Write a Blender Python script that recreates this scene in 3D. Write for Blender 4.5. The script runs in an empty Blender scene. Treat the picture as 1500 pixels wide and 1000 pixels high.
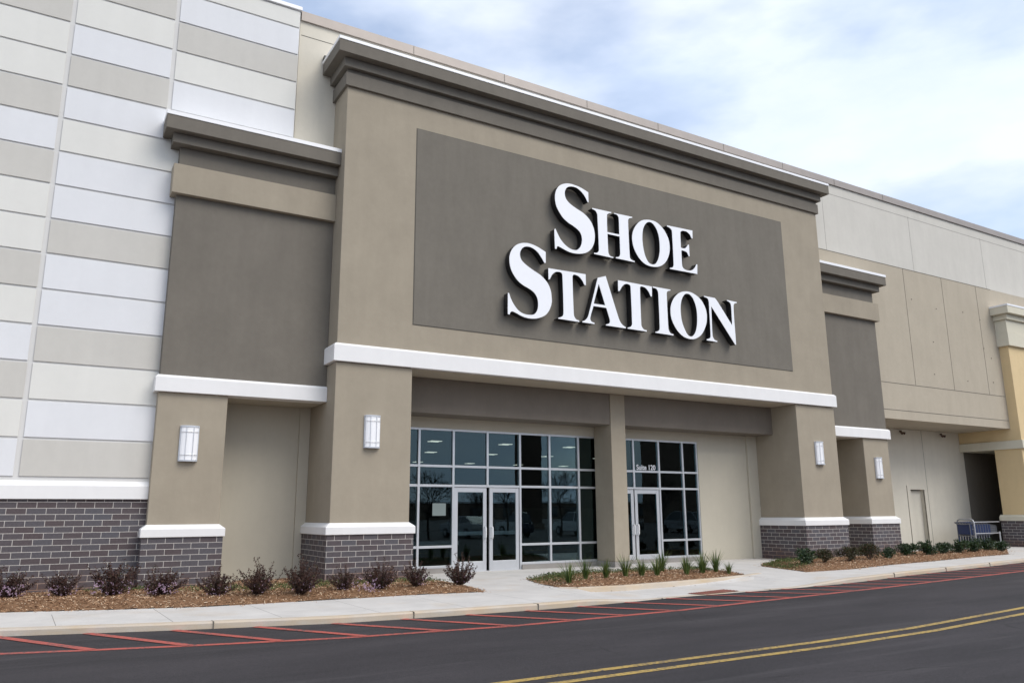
import bpy, bmesh, math, random
from math import sin, cos, pi, radians as R
from mathutils import Vector, Matrix, noise as MN
random.seed(7)
scene=bpy.context.scene
COL=scene.collection

# ---------------------------------------------------------------- materials
MATS={}
def newmat(name):
    m=bpy.data.materials.new(name); m.use_nodes=True
    nt=m.node_tree; b=nt.nodes['Principled BSDF']; MATS[name]=m
    return m,nt,b
def nd(nt,t,**k):
    n=nt.nodes.new(t)
    for a,v in k.items():
        if a[0]=='_': n.inputs[a[1:].replace('_',' ')].default_value=v
        else: setattr(n,a,v)
    return n
def lk(nt,a,b): nt.links.new(a,b)
def ramp(nt,fac,stops):
    r=nd(nt,'ShaderNodeValToRGB')
    while len(r.color_ramp.elements)<len(stops): r.color_ramp.elements.new(.5)
    for e,(p,c) in zip(r.color_ramp.elements,stops):
        e.position=p; e.color=(c[0],c[1],c[2],1) if hasattr(c,'__len__') else (c,c,c,1)
    lk(nt,fac,r.inputs[0]); return r.outputs[0]
def mixc(nt,f,a,b,mode='MIX'):
    n=nd(nt,'ShaderNodeMix',data_type='RGBA',blend_type=mode)
    for i,v in ((0,f),(6,a),(7,b)):
        if hasattr(v,'links') or hasattr(v,'is_linked'): lk(nt,v,n.inputs[i])
        else: n.inputs[i].default_value=v if not hasattr(v,'__len__') else (*v[:3],1)
    return n.outputs[2]
def noi(nt,vec,scale,detail=4,rough=.55):
    n=nd(nt,'ShaderNodeTexNoise'); n.inputs['Scale'].default_value=scale
    n.inputs['Detail'].default_value=detail; n.inputs['Roughness'].default_value=rough
    lk(nt,vec,n.inputs['Vector']); return n.outputs[0]
def math_(nt,op,a,b=0.,c=None):
    n=nd(nt,'ShaderNodeMath',operation=op)
    for i,v in enumerate((a,b,c)):
        if v is None: continue
        if hasattr(v,'is_linked'): lk(nt,v,n.inputs[i])
        else: n.inputs[i].default_value=v
    return n.outputs[0]
def bump(nt,h,dist,strength=.5):
    n=nd(nt,'ShaderNodeBump'); n.inputs['Strength'].default_value=strength
    n.inputs['Distance'].default_value=dist; lk(nt,h,n.inputs['Height']); return n.outputs[0]
def pos(nt): return nd(nt,'ShaderNodeNewGeometry').outputs['Position']
def scaled(nt,vec,s):
    n=nd(nt,'ShaderNodeMapping'); n.inputs['Scale'].default_value=s; lk(nt,vec,n.inputs[0]); return n.outputs[0]

def stucco(name,col,rough=.9,var=.10,streak=.06,bs=.35):
    var*=.6; streak*=.7
    m,nt,b=newmat(name); p=pos(nt)
    n1=noi(nt,p,1.1,6,.62); n2=noi(nt,scaled(nt,p,(2.2,2.2,.35)),1.3,5,.6); n3=noi(nt,p,7,5,.6)
    lo=tuple(c*(1-var) for c in col); hi=tuple(min(1,c*(1+var)) for c in col)
    c=ramp(nt,n1,[(.3,lo),(.7,hi)])
    s=ramp(nt,n2,[(.35,1-streak),(.65,1+streak*.2)])
    c=mixc(nt,1.,c,s,'MULTIPLY')
    s3=ramp(nt,n3,[(.35,1-streak*.7),(.65,1)])
    c=mixc(nt,1.,c,s3,'MULTIPLY')
    lk(nt,c,b.inputs['Base Color']); b.inputs['Roughness'].default_value=rough
    b.inputs['Specular IOR Level'].default_value=.25
    f=noi(nt,p,160,3,.6); g=noi(nt,p,14,4,.5)
    h=math_(nt,'ADD',math_(nt,'MULTIPLY',f,.5),math_(nt,'MULTIPLY',g,.8))
    lk(nt,bump(nt,h,.006,bs),b.inputs['Normal']); return m
def plain(name,col,rough=.5,metal=0,spec=.5,var=0.,sc=3.):
    m,nt,b=newmat(name); b.inputs['Base Color'].default_value=(*col,1)
    if var:
        n=noi(nt,pos(nt),sc,5,.6)
        lk(nt,ramp(nt,n,[(.3,tuple(c*(1-var) for c in col)),(.7,tuple(min(1,c*(1+var)) for c in col))]),b.inputs['Base Color'])
    b.inputs['Roughness'].default_value=rough; b.inputs['Metallic'].default_value=metal
    b.inputs['Specular IOR Level'].default_value=spec; return m
def attrmat(name,stops,rough=.7,spec=.3,trans=0):
    m,nt,b=newmat(name); a=nd(nt,'ShaderNodeAttribute',attribute_name='tone')
    c=ramp(nt,a.outputs['Fac'],stops); lk(nt,c,b.inputs['Base Color'])
    b.inputs['Roughness'].default_value=rough; b.inputs['Specular IOR Level'].default_value=spec
    if trans:
        t=nd(nt,'ShaderNodeBsdfTranslucent'); lk(nt,c,t.inputs[0])
        mx=nd(nt,'ShaderNodeMixShader'); mx.inputs[0].default_value=trans
        lk(nt,b.outputs[0],mx.inputs[1]); lk(nt,t.outputs[0],mx.inputs[2])
        lk(nt,mx.outputs[0],nt.nodes['Material Output'].inputs[0])
    return m

M={}
M['tan']=stucco('tan_stucco',(.355,.308,.238))
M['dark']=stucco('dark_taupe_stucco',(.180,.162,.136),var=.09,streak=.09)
M['beam']=stucco('beam_stucco',(.20,.172,.142))
M['panel']=stucco('sign_panel_stucco',(.186,.169,.142),var=.08,streak=.10)
M['white']=stucco('white_trim',(.80,.79,.78),var=.03,streak=.03,bs=.12,rough=.7)
M['light']=stucco('pale_wall_concrete',(.60,.575,.52),var=.05,streak=.05,bs=.25)
M['alc']=stucco('warm_pale_concrete',(.66,.615,.52),var=.05,streak=.05,bs=.25)
M['tanback']=stucco('beige_wall_concrete',(.455,.40,.315),var=.06,streak=.06,bs=.25)
M['recess']=stucco('cream_recess_wall',(.50,.46,.375),var=.04,streak=.04,bs=.2)
M['pA']=stucco('panel_cool_white',(.73,.735,.748),var=.025,streak=.03,bs=.15,rough=.8)
M['pB']=stucco('panel_ivory',(.72,.71,.665),var=.025,streak=.03,bs=.15,rough=.8)
M['pC']=stucco('panel_greige',(.575,.555,.51),var=.04,streak=.05,bs=.15,rough=.8)
M['pgap']=stucco('panel_joint',(.66,.65,.63),var=.03,streak=.03,bs=.1)
M['yellow']=stucco('yellow_stucco',(.70,.54,.31),var=.05,streak=.05)
M['ycream']=stucco('cream_trim',(.66,.62,.50),var=.03,streak=.04)
M['coping']=plain('coping_metal',(.33,.29,.26),.45,.2,.5,.06,2)
M['joint2']=plain('joint_grey',(.36,.34,.31),.9)
M['joint']=plain('joint_dark',(.13,.12,.10),.9)
M['flash']=plain('white_flashing',(.86,.86,.87),.35,0,.5,.02,2)
M['alu']=plain('silver_aluminium',(.60,.61,.63),.38,.55,.5,.04,3)
M['steel']=plain('brushed_steel',(.42,.42,.43),.3,.35,.5)
M['black']=plain('black_return',(.012,.012,.014),.35,0,.4)
M['face']=plain('white_letter_face',(.86,.87,.90),.35,0,.5,.01,2)
M['diff']=plain('white_diffuser',(.88,.88,.89),.3,0,.5)
M['rubber']=plain('rubber',(.02,.02,.02),.8)
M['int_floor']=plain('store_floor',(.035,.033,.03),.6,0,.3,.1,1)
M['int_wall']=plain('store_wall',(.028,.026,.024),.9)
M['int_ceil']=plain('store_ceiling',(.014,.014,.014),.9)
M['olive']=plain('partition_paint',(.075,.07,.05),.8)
M['cartwire']=plain('cart_wire',(.20,.205,.22),.35,.4,.5)
M['blue']=plain('blue_plastic',(.008,.022,.085),.35,0,.5,.1,5)
M['paper']=plain('paper',(.20,.24,.235),.8)
M['rust']=plain('rusty_brown',(.10,.06,.04),.8)
m,nt,b=newmat('glow_tube'); b.inputs['Emission Color'].default_value=(1,.93,.78,1); b.inputs['Emission Strength'].default_value=1.15; M['glow']=m
# glass: tinted see-through with mirror reflection
m,nt,b=newmat('tinted_glass'); nt.nodes.remove(b)
fr=nd(nt,'ShaderNodeFresnel'); fr.inputs[0].default_value=1.60
tr=nd(nt,'ShaderNodeBsdfTransparent'); tr.inputs[0].default_value=(.56,.62,.63,1)
gl=nd(nt,'ShaderNodeBsdfGlossy'); gl.inputs['Roughness'].default_value=.0; gl.inputs[0].default_value=(.66,.90,.96,1)
w=noi(nt,pos(nt),.7,2); 
mx=nd(nt,'ShaderNodeMixShader'); lk(nt,fr.outputs[0],mx.inputs[0]); lk(nt,tr.outputs[0],mx.inputs[1]); lk(nt,gl.outputs[0],mx.inputs[2])
bn=bump(nt,w,.004,.25); lk(nt,bn,gl.inputs['Normal'])
lk(nt,mx.outputs[0],nt.nodes['Material Output'].inputs[0]); M['glass']=m
# brick
def brickmat():
    m,nt,b=newmat('dark_brick'); uv=nd(nt,'ShaderNodeUVMap').outputs[0]; p=pos(nt)
    mp=nd(nt,'ShaderNodeMapping'); mp.inputs['Location'].default_value=(.07,-.002,0); lk(nt,uv,mp.inputs[0])
    br=nd(nt,'ShaderNodeTexBrick'); br.offset=.5
    br.inputs['Scale'].default_value=1; br.inputs['Brick Width'].default_value=.345; br.inputs['Row Height'].default_value=.122
    br.inputs['Mortar Size'].default_value=.0062; br.inputs['Mortar Smooth'].default_value=.15; br.inputs['Bias'].default_value=-.1
    br.inputs['Color1'].default_value=(.082,.062,.065,1); br.inputs['Color2'].default_value=(.092,.090,.103,1)
    lk(nt,mp.outputs[0],br.inputs['Vector'])
    sp=nd(nt,'ShaderNodeSeparateXYZ'); lk(nt,p,sp.inputs[0])
    n=noi(nt,p,2.2,4,.6)
    low=math_(nt,'ADD',math_(nt,'MULTIPLY',sp.outputs[2],-1.5),math_(nt,'MULTIPLY',n,1.6))
    lowf=ramp(nt,low,[(.18,0.),(.75,1.)])
    mort=mixc(nt,lowf,(.53,.50,.46),(.43,.25,.16)); lk(nt,mort,br.inputs['Mortar'])
    bn=noi(nt,p,30,4,.7)
    c=mixc(nt,1.,br.outputs[0],ramp(nt,bn,[(.3,.80),(.7,1.15)]),'MULTIPLY')
    c=mixc(nt,math_(nt,'MULTIPLY',lowf,.35),c,(.12,.065,.05))
    lk(nt,c,b.inputs['Base Color']); b.inputs['Roughness'].default_value=.75
    h=math_(nt,'ADD',math_(nt,'MULTIPLY',br.outputs['Fac'],-1.),math_(nt,'MULTIPLY',bn,.25))
    lk(nt,bump(nt,h,.008,.6),b.inputs['Normal']); return m
M['brick']=brickmat()
# asphalt
def asphalt():
    m,nt,b=newmat('asphalt'); p=pos(nt)
    a=noi(nt,scaled(nt,p,(.35,1.2,1)),.9,6,.6); f=noi(nt,p,55,4,.75); v=nd(nt,'ShaderNodeTexVoronoi'); v.inputs['Scale'].default_value=26; lk(nt,p,v.inputs[0])
    c=ramp(nt,a,[(.3,(.023,.0205,.0225)),(.7,(.043,.038,.041))])
    c=mixc(nt,1.,c,ramp(nt,f,[(.25,.45),(.75,1.6)]),'MULTIPLY')
    st=ramp(nt,noi(nt,scaled(nt,p,(.12,2.6,1)),1.0,5,.65),[(.55,0.),(.72,1.)])
    c=mixc(nt,math_(nt,'MULTIPLY',st,.34),c,(.095,.088,.090))
    dk=ramp(nt,noi(nt,scaled(nt,p,(.07,1.6,1)),1.7,4,.6),[(.56,0.),(.70,1.)])
    c=mixc(nt,math_(nt,'MULTIPLY',dk,.35),c,(.020,.018,.019))
    sp=ramp(nt,v.outputs['Distance'],[(.03,1.),(.055,0.)])
    sel=ramp(nt,noi(nt,p,9,2),[(.60,0.),(.66,1.)])
    c=mixc(nt,math_(nt,'MULTIPLY',math_(nt,'MULTIPLY',sp,sel),.6),c,(.38,.36,.33))
    oil=ramp(nt,noi(nt,p,.55,5,.62),[(.66,0.),(.76,1.)])
    c=mixc(nt,math_(nt,'MULTIPLY',oil,.45),c,(.022,.021,.022))
    cv=nd(nt,'ShaderNodeTexVoronoi',feature='DISTANCE_TO_EDGE'); cv.inputs['Scale'].default_value=.22
    wv=nd(nt,'ShaderNodeTexNoise'); wv.inputs['Scale'].default_value=1.4; wv.inputs['Detail'].default_value=6; lk(nt,p,wv.inputs[0])
    lk(nt,mixc(nt,.38,p,wv.outputs[1],'ADD'),cv.inputs[0])
    cr=ramp(nt,cv.outputs['Distance'],[(.0015,1.),(.004,0.)])
    crm=ramp(nt,noi(nt,p,.35,3),[(.50,0.),(.60,1.)])
    c=mixc(nt,math_(nt,'MULTIPLY',math_(nt,'MULTIPLY',cr,crm),.7),c,(.010,.009,.009))
    lk(nt,c,b.inputs['Base Color']); b.inputs['Roughness'].default_value=.85; b.inputs['Specular IOR Level'].default_value=.35
    lk(nt,bump(nt,f,.012,.7),b.inputs['Normal']); return m
M['asphalt']=asphalt()
def concrete(name,col,joints=False,stain=0.):
    m,nt,b=newmat(name); p=pos(nt); sp=nd(nt,'ShaderNodeSeparateXYZ'); lk(nt,p,sp.inputs[0])
    a=noi(nt,p,1.3,7,.65); f=noi(nt,p,60,4,.7)
    c=ramp(nt,a,[(.3,tuple(x*.86 for x in col)),(.7,tuple(x*1.06 for x in col))])
    c=mixc(nt,1.,c,ramp(nt,f,[(.3,.9),(.7,1.05)]),'MULTIPLY')
    if stain:
        s=ramp(nt,noi(nt,scaled(nt,p,(.6,1.4,2.5)),1.6,6,.65),[(.5-.22*stain,0.),(.66,1.)])
        c=mixc(nt,math_(nt,'MULTIPLY',s,stain),c,(.50,.37,.22))
    if joints:
        for k,(off,step,lo,hi) in enumerate(((5.43,1.51,-99,-2.6),(4.2,3.02,-2.6,99))):
            q=math_(nt,'DIVIDE',math_(nt,'ADD',math_(nt,'ADD',sp.outputs[0],off+300*step),math_(nt,'MULTIPLY',sp.outputs[1],.02)),step)
            fr=math_(nt,'FRACT',q); ln=math_(nt,'LESS_THAN',fr,.010/step)
            rg=math_(nt,'MULTIPLY',math_(nt,'GREATER_THAN',sp.outputs[1],lo),math_(nt,'LESS_THAN',sp.outputs[1],hi))
            c=mixc(nt,math_(nt,'MULTIPLY',math_(nt,'MULTIPLY',ln,rg),.8),c,(.13,.12,.11))
        blot=ramp(nt,noi(nt,p,.8,5,.6),[(.56,0.),(.70,1.)])
        c=mixc(nt,math_(nt,'MULTIPLY',blot,.35),c,(.50,.39,.27))
    lk(nt,c,b.inputs['Base Color']); b.inputs['Roughness'].default_value=.85
    lk(nt,bump(nt,f,.004,.5),b.inputs['Normal']); return m
M['walk']=concrete('walk_concrete',(.58,.555,.525),True)
M['kerb']=concrete('kerb_concrete',(.52,.47,.41),False,.75)
M['curb_block']=concrete('sill_concrete',(.30,.28,.26))
def paint(name,col,wear):
    m,nt,b=newmat(name); p=pos(nt); n=noi(nt,p,22,6,.75); n2=noi(nt,p,2.5,3)
    c=mixc(nt,ramp(nt,math_(nt,'ADD',n,math_(nt,'MULTIPLY',n2,.35)),[(.72-wear,0.),(.86-wear*.6,1.)]),col,(.06,.055,.056))
    lk(nt,c,b.inputs['Base Color']); b.inputs['Roughness'].default_value=.75; return m
M['redp']=paint('red_road_paint',(.42,.085,.062),.07)
M['yelp']=paint('yellow_road_paint',(.40,.27,.07),.08)
def gratemat():
    m,nt,b=newmat('brick_red_tactile'); p=pos(nt)
    c=ramp(nt,noi(nt,p,6,4),[(.3,(.20,.075,.055)),(.7,(.30,.12,.09))]); lk(nt,c,b.inputs['Base Color']); b.inputs['Roughness'].default_value=.8; return m
M['tactile']=gratemat()
M['mulchbase']=plain('mulch_bed',(.20,.115,.065),.95,0,.1,.35,14)
M['chips']=attrmat('mulch_chips',[(0,(.075,.035,.02)),(.35,(.27,.145,.08)),(.7,(.50,.31,.18)),(1,(.74,.60,.44))],.85,.2)
M['purp']=attrmat('purple_leaves',[(0,(.018,.009,.008)),(.5,(.050,.020,.016)),(.8,(.095,.040,.024)),(1,(.06,.065,.026))],.5,.45,.2)
M['stem']=plain('woody_stem',(.09,.055,.04),.9)
M['petal']=attrmat('pink_petals',[(0,(.45,.27,.42)),(1,(.78,.62,.74))],.6,.3,.25)
M['green']=attrmat('green_leaves',[(0,(.012,.028,.012)),(.6,(.030,.060,.020)),(1,(.07,.10,.03))],.4,.5,.15)
M['nandina']=attrmat('reddish_green_leaves',[(0,(.02,.028,.012)),(.5,(.05,.055,.02)),(1,(.13,.05,.025))],.45,.45,.15)
M['cover']=attrmat('cover_leaves',[(0,(.035,.06,.018)),(.6,(.09,.13,.035)),(1,(.17,.19,.07))],.6,.3,.2)
M['blade']=attrmat('blade_leaves',[(0,(.03,.06,.012)),(.6,(.085,.14,.03)),(1,(.22,.24,.08))],.45,.45,.2)
M['bark']=plain('tree_bark',(.06,.05,.042),.9,0,.2,.2,9)
M['carp']={}
for n,c in (('silver',(.45,.46,.48)),('navy',(.02,.03,.07)),('white',(.75,.75,.75)),('grey',(.12,.13,.14))):
    mm=plain(n+'_car_paint',c,.25,.3,.5); mm.node_tree.nodes['Principled BSDF'].inputs['Coat Weight'].default_value=.6; M['carp'][n]=mm
M['carglass']=plain('car_window_glass',(.02,.025,.03),.05,0,.8)
M['lamp']=plain('headlight_lens',(.7,.7,.7),.1,.2,.8)
M['farbrick']=plain('far_building_wall',(.22,.16,.12),.9,0,.2,.1,.5)

# ---------------------------------------------------------------- mesh builder
class MB:
    def __init__(s): s.v=[];s.f=[];s.m=[];s.mats=[];s.tone=None
    def mi(s,m):
        if m not in s.mats: s.mats.append(m)
        return s.mats.index(m)
    def face(s,pts,m=None,flip=False):
        i=len(s.v); s.v+=[tuple(p) for p in pts]; idx=list(range(i,i+len(pts)))
        s.f.append(idx[::-1] if flip else idx); s.m.append(s.mi(m) if m else 0)
    def box(s,x0,x1,y0,y1,z0,z1,m=None):
        i=len(s.v); s.v+=[(x0,y0,z0),(x1,y0,z0),(x1,y1,z0),(x0,y1,z0),(x0,y0,z1),(x1,y0,z1),(x1,y1,z1),(x0,y1,z1)]
        for q in ((0,3,2,1),(4,5,6,7),(0,1,5,4),(1,2,6,5),(2,3,7,6),(3,0,4,7)):
            s.f.append([i+a for a in q]); s.m.append(s.mi(m) if m else 0)
        return s
    def cham(s,x0,x1,y0,y1,z0,z1,c,h,sides='LRF',m=None):
        """box whose top slopes in by c over the height h on the given sides"""
        X0=x0+(c if 'L' in sides else 0);X1=x1-(c if 'R' in sides else 0);Y0=y0+(c if 'F' in sides else 0)
        i=len(s.v); zz=z1-h
        s.v+=[(x0,y0,z0),(x1,y0,z0),(x1,y1,z0),(x0,y1,z0),(x0,y0,zz),(x1,y0,zz),(x1,y1,zz),(x0,y1,zz),(X0,Y0,z1),(X1,Y0,z1),(X1,y1,z1),(X0,y1,z1)]
        for q in ((0,3,2,1),(8,9,10,11),(0,1,5,4),(1,2,6,5),(2,3,7,6),(3,0,4,7),(4,5,9,8),(5,6,10,9),(6,7,11,10),(7,4,8,11)):
            s.f.append([i+a for a in q]); s.m.append(s.mi(m) if m else 0)
        return s
    def tube(s,pts,r,n=6,m=None,cap=True):
        pts=[Vector(p) for p in pts]; rs=r if hasattr(r,'__len__') else [r]*len(pts)
        rings=[];up=None
        for k,p in enumerate(pts):
            d=(pts[min(k+1,len(pts)-1)]-pts[max(k-1,0)]).normalized()
            if up is None or abs(d.dot(up))>.98: up=Vector((0,0,1)) if abs(d.z)<.9 else Vector((1,0,0))
            a=d.cross(up).normalized(); b=a.cross(d).normalized(); up=b
            i=len(s.v); s.v+=[tuple(p+(a*cos(2*pi*j/n)+b*sin(2*pi*j/n))*rs[k]) for j in range(n)]; rings.append(i)
        mi=s.mi(m) if m else 0
        for A,B in zip(rings,rings[1:]):
            for j in range(n): s.f.append([A+j,B+j,B+(j+1)%n,A+(j+1)%n]); s.m.append(mi)
        if cap:
            s.f.append([rings[0]+j for j in range(n)]); s.m.append(mi)
            s.f.append([rings[-1]+j for j in reversed(range(n))]); s.m.append(mi)
        return s
    def prism(s,prof,y0,y1,m=None,axis='y'):
        """closed (a,b) profile extruded along an axis"""
        n=len(prof);i=len(s.v)
        for y in (y0,y1):
            for a,b in prof: s.v.append((a,y,b) if axis=='y' else (y,a,b))
        mi=s.mi(m) if m else 0
        s.f.append(list(range(i,i+n)));s.m.append(mi);s.f.append(list(range(i+2*n-1,i+n-1,-1)));s.m.append(mi)
        for j in range(n): s.f.append([i+j,i+n+j,i+n+(j+1)%n,i+(j+1)%n]);s.m.append(mi)
        return s
    def build(s,name,mat=None,parent=None,bevel=0,smooth=False,org=None,fix=False):
        me=bpy.data.meshes.new(name)
        V=s.v
        if org: V=[(a-org[0],b-org[1],c-org[2]) for a,b,c in V]
        me.from_pydata(V,[],s.f)
        ml=s.mats if s.mats else [mat]
        for m in ml: me.materials.append(m)
        if s.mats: me.polygons.foreach_set('material_index',s.m)
        if fix:
            bm=bmesh.new(); bm.from_mesh(me); bmesh.ops.recalc_face_normals(bm,faces=bm.faces); bm.to_mesh(me); bm.free()
        if len(s.f)<3000:
            uv=me.uv_layers.new(name='UVMap')
            for p in me.polygons:
                nx,ny,nz=abs(p.normal.x),abs(p.normal.y),abs(p.normal.z)
                for li in p.loop_indices:
                    x,y,z=s.v[me.loops[li].vertex_index]
                    uv.data[li].uv=(x,z) if ny>=nx and ny>=nz else ((y+.11,z) if nx>=nz else (x,y))
        if s.tone is not None:
            at=me.attributes.new('tone','FLOAT','POINT'); at.data.foreach_set('value',s.tone)
        if smooth: me.polygons.foreach_set('use_smooth',[True]*len(me.polygons))
        me.update()
        o=bpy.data.objects.new(name,me); COL.objects.link(o)
        if parent: o.parent=parent
        if org: o.location=org
        if bevel:
            b=o.modifiers.new('bevel','BEVEL'); b.width=bevel; b.segments=2; b.limit_method='ANGLE'; b.angle_limit=R(40)
        return o
def tag(o,label=None,cat=None,group=None,kind=None):
    if label: o['label']=label
    if cat: o['category']=cat
    if group: o['group']=group
    if kind: o['kind']=kind
    return o
def thing(name,label,cat,loc=(0,0,0),rz=0,group=None):
    o=bpy.data.objects.new(name,None); COL.objects.link(o); o.location=loc; o.rotation_euler=(0,0,rz); o.empty_display_size=.2
    return tag(o,label,cat,group)
def copy_tree(o,parent=None):
    c=o.copy(); COL.objects.link(c); c.parent=parent
    for ch in list(o.children): copy_tree(ch,c)
    return c
def interp(P,x):
    if x<=P[0][0]: return P[0][1]
    for a,b in zip(P,P[1:]):
        if x<=b[0]:
            t=(x-a[0])/(b[0]-a[0]); return a[1]+(b[1]-a[1])*t
    return P[-1][1]
def inside(P,x,y):
    c=False;n=len(P)
    for i in range(n):
        x1,y1=P[i];x2,y2=P[(i+1)%n]
        if (y1>y)!=(y2>y) and x<(x2-x1)*(y-y1)/(y2-y1)+x1: c=not c
    return c
def edist(P,x,y):
    d=9
    for i in range(len(P)):
        a=Vector(P[i]);b=Vector(P[(i+1)%len(P)]);p=Vector((x,y));ab=b-a
        t=max(0,min(1,(p-a).dot(ab)/ab.length_squared)); d=min(d,(p-a-ab*t).length)
    return d
# ---------------------------------------------------------------- the ground
KERB=[(-60,-3.75),(-12,-3.75),(-6,-4.12),(-3.87,-4.80),(-1.48,-5.42),(.2,-5.55),(2.1,-5.66),(4,-5.57),(5.6,-5.42),(7.2,-5.42),(8.8,-5.40),(10.5,-5.30),(11.8,-5.12),(14,-4.68),(17,-4.27),(22,-3.5),(30,-2.3),(60,1.5),(90,2)]
RZ=-.10
def ky(x): return interp(KERB,x)
def sm(t): t=max(0,min(1,t)); return t*t*(3-2*t)
def slabz(x,y):
    sx=sm((x-2.9)/1.9)*(1-sm((x-8.6)/2.6)); sy=1-sm((y+3.75)/.5) if y>-3.75 else 1
    if x<4.3: sy=1-sm((y+5.2)/2.0)
    if x>9.6: sy=min(sy,1-sm((y+5.3)/2.6))
    return RZ*.92*sx*sy
g=MB(); g.face([(-260,-260,RZ),(320,-260,RZ),(320,260,RZ),(-260,260,RZ)]); tag(g.build('road',M['asphalt']),kind='structure')
xs=[-60,-40,-25,-15,-10]+[-8+.25*i for i in range(105)]+[20,24,30,40,60,90]
w=MB(); kb=MB()
ss=[.16,.3,.45,.6,.75,.9,1.05,1.2,1.35,1.5,1.7,1.9,2.1,2.3,2.5,2.8,3.4,4.2,5.2,6.5,9.5]
grid=[[(x,min(ky(x)+s,7.0) if k<len(ss)-1 else 7.2) for k,s in enumerate(ss)] for x in xs]
for a,b in zip(grid,grid[1:]):
    for k in range(len(ss)-1):
        q=[a[k],b[k],b[k+1],a[k+1]]; w.face([(x,y,slabz(x,y)) for x,y in q])
tag(w.build('sidewalk',M['walk'],smooth=False),kind='structure')
for a,b in zip(xs,xs[1:]):
    prof=lambda x:[(x,ky(x)-.02,RZ-.15),(x,ky(x)-.008,slabz(x,ky(x))-.025),(x,ky(x)+.018,slabz(x,ky(x))),(x,ky(x)+.16,slabz(x,ky(x)+.16))]
    A,B=prof(a),prof(b)
    for k in range(3): kb.face([A[k],B[k],B[k+1],A[k+1]])
j=MB()
for x in (-3.3,-.3,2.0,5.0,8.1,13.3,16.3,19.3,22.3,25.3):   # kerb joints
    y=ky(x); z=slabz(x,y)
    j.box(x-.006,x+.006,y-.024,y+.15,z-.12,z+.003)
tag(kb.build('kerb',M['kerb']),kind='structure'); tag(j.build('kerb_joints',M['joint']),kind='structure')

# painted markings (sheets 4 mm above the road)
def stripe(mb,pts,wd,z=RZ+.004):
    for k in range(len(pts)-1):
        a=Vector(pts[k]);b=Vector(pts[k+1]);d=(b-a).normalized();n=Vector((-d.y,d.x))*wd/2
        na=nb=n
        if k>0: dd=(a-Vector(pts[k-1])).normalized(); na=((Vector((-dd.y,dd.x))+Vector((-d.y,d.x))).normalized())*wd/2
        if k<len(pts)-2: dd=(Vector(pts[k+2])-b).normalized(); nb=((Vector((-dd.y,dd.x))+Vector((-d.y,d.x))).normalized())*wd/2
        mb.face([(*(a-na),z),(*(b-nb),z),(*(b+nb),z),(*(a+na),z)])
RED=[(-20,-4.4),(-9,-5.05),(-6,-5.82),(-5,-6.13),(-3.88,-6.45),(-1.97,-6.90),(.6,-7.17),(2.6,-7.12),(4,-7.08),(6,-6.86),(10.65,-6.42),(18,-5.54),(30,-4.0),(60,-.2)]
mk=MB(); stripe(mk,RED,.135)
tag(mk.build('red_edge_line',M['redp']),kind='structure')
mk=MB(); x=-8.3
while x<44:
    xe=x+1.10+ (0 if x<1 else -.05)
    a=(x,ky(x)-.03); b=(xe,interp(RED,xe))
    stripe(mk,[a,b],.135,RZ+.008); x+=1.115
tag(mk.build('red_hatching',M['redp']),kind='structure')
YT=[(-30,-10.9),(-1.5,-10.61),(.8,-10.6),(3.1,-10.60),(5.35,-10.50),(9,-10.08),(14,-9.3),(22,-7.9),(60,-1)]
mk=MB(); stripe(mk,YT,.11); stripe(mk,[(x,y-.30-.005*max(0,x)) for x,y in YT],.11)
tag(mk.build('yellow_centre_line',M['yelp']),kind='structure')
# tactile mat set in the ramp
t=MB()
gx=[(5.99,-5.10),(7.25,-4.87),(7.30,-5.30),(6.12,-5.40)]
i0=[(x,y,slabz(x,y)+.010) for x,y in gx]; t.face(i0[::-1])
for a in range(16):
    for b_ in range(5):
        u_=(a+.5)/16; v_=(b_+.5)/5
        p=Vector(i0[3]).lerp(Vector(i0[2]),u_).lerp(Vector(i0[0]).lerp(Vector(i0[1]),u_),v_)
        t.box(p.x-.016,p.x+.016,p.y-.014,p.y+.014,p.z,p.z+.007)
o=t.build('tactile_mat',M['tactile'],fix=False); tag(o,'brick red tactile warning mat of raised studs set in the concrete ramp','tactile mat')
o.data.transform(Matrix.Translation((-6.6,5.15,-RZ))); o.location=(6.6,-5.15,RZ)

# ---------------------------------------------------------------- mulch beds
B1=[(-14,-.9),(-9,-1.2),(-6.1,-1.83),(-4.62,-2.38),(-3.08,-2.88),(-1.3,-2.95),(.72,-3.02),(1.6,-3.14),(2.25,-3.3),(2.42,-2.6),(2.5,-1.2),(2.1,-.13),(-.05,-.13),(-.12,1.5),(-2.1,1.5),(-2.2,.55),(-3.86,.55),(-3.9,.93),(-14,.93)]
B2=[(4.5,-1.15),(4.12,-2.4),(4.0,-3.3),(4.3,-3.6),(5.37,-3.72),(7.22,-3.55),(8.69,-3.38),(9.68,-3.18),(9.95,-2.9),(9.6,-1.6),(8.0,-.9),(5.8,-.85)]
B3=[(12.6,-1.05),(12.3,-1.95),(11.8,-3.35),(13.6,-3.37),(16.1,-2.85),(18.5,-2.55),(22.2,-1.95),(24.5,-1.75),(28.6,.5),(27,.6),(24,.4),(21.9,.5),(20.2,.5),(18.1,-.15),(15.85,-.15),(13.5,-.3)]
def bedh(P,x,y,amp):
    d=edist(P,x,y); return .012+amp*sm(d/.55)+.03*MN.noise(Vector((x*2.3,y*2.3,0)))*sm(d/.3)
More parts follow.
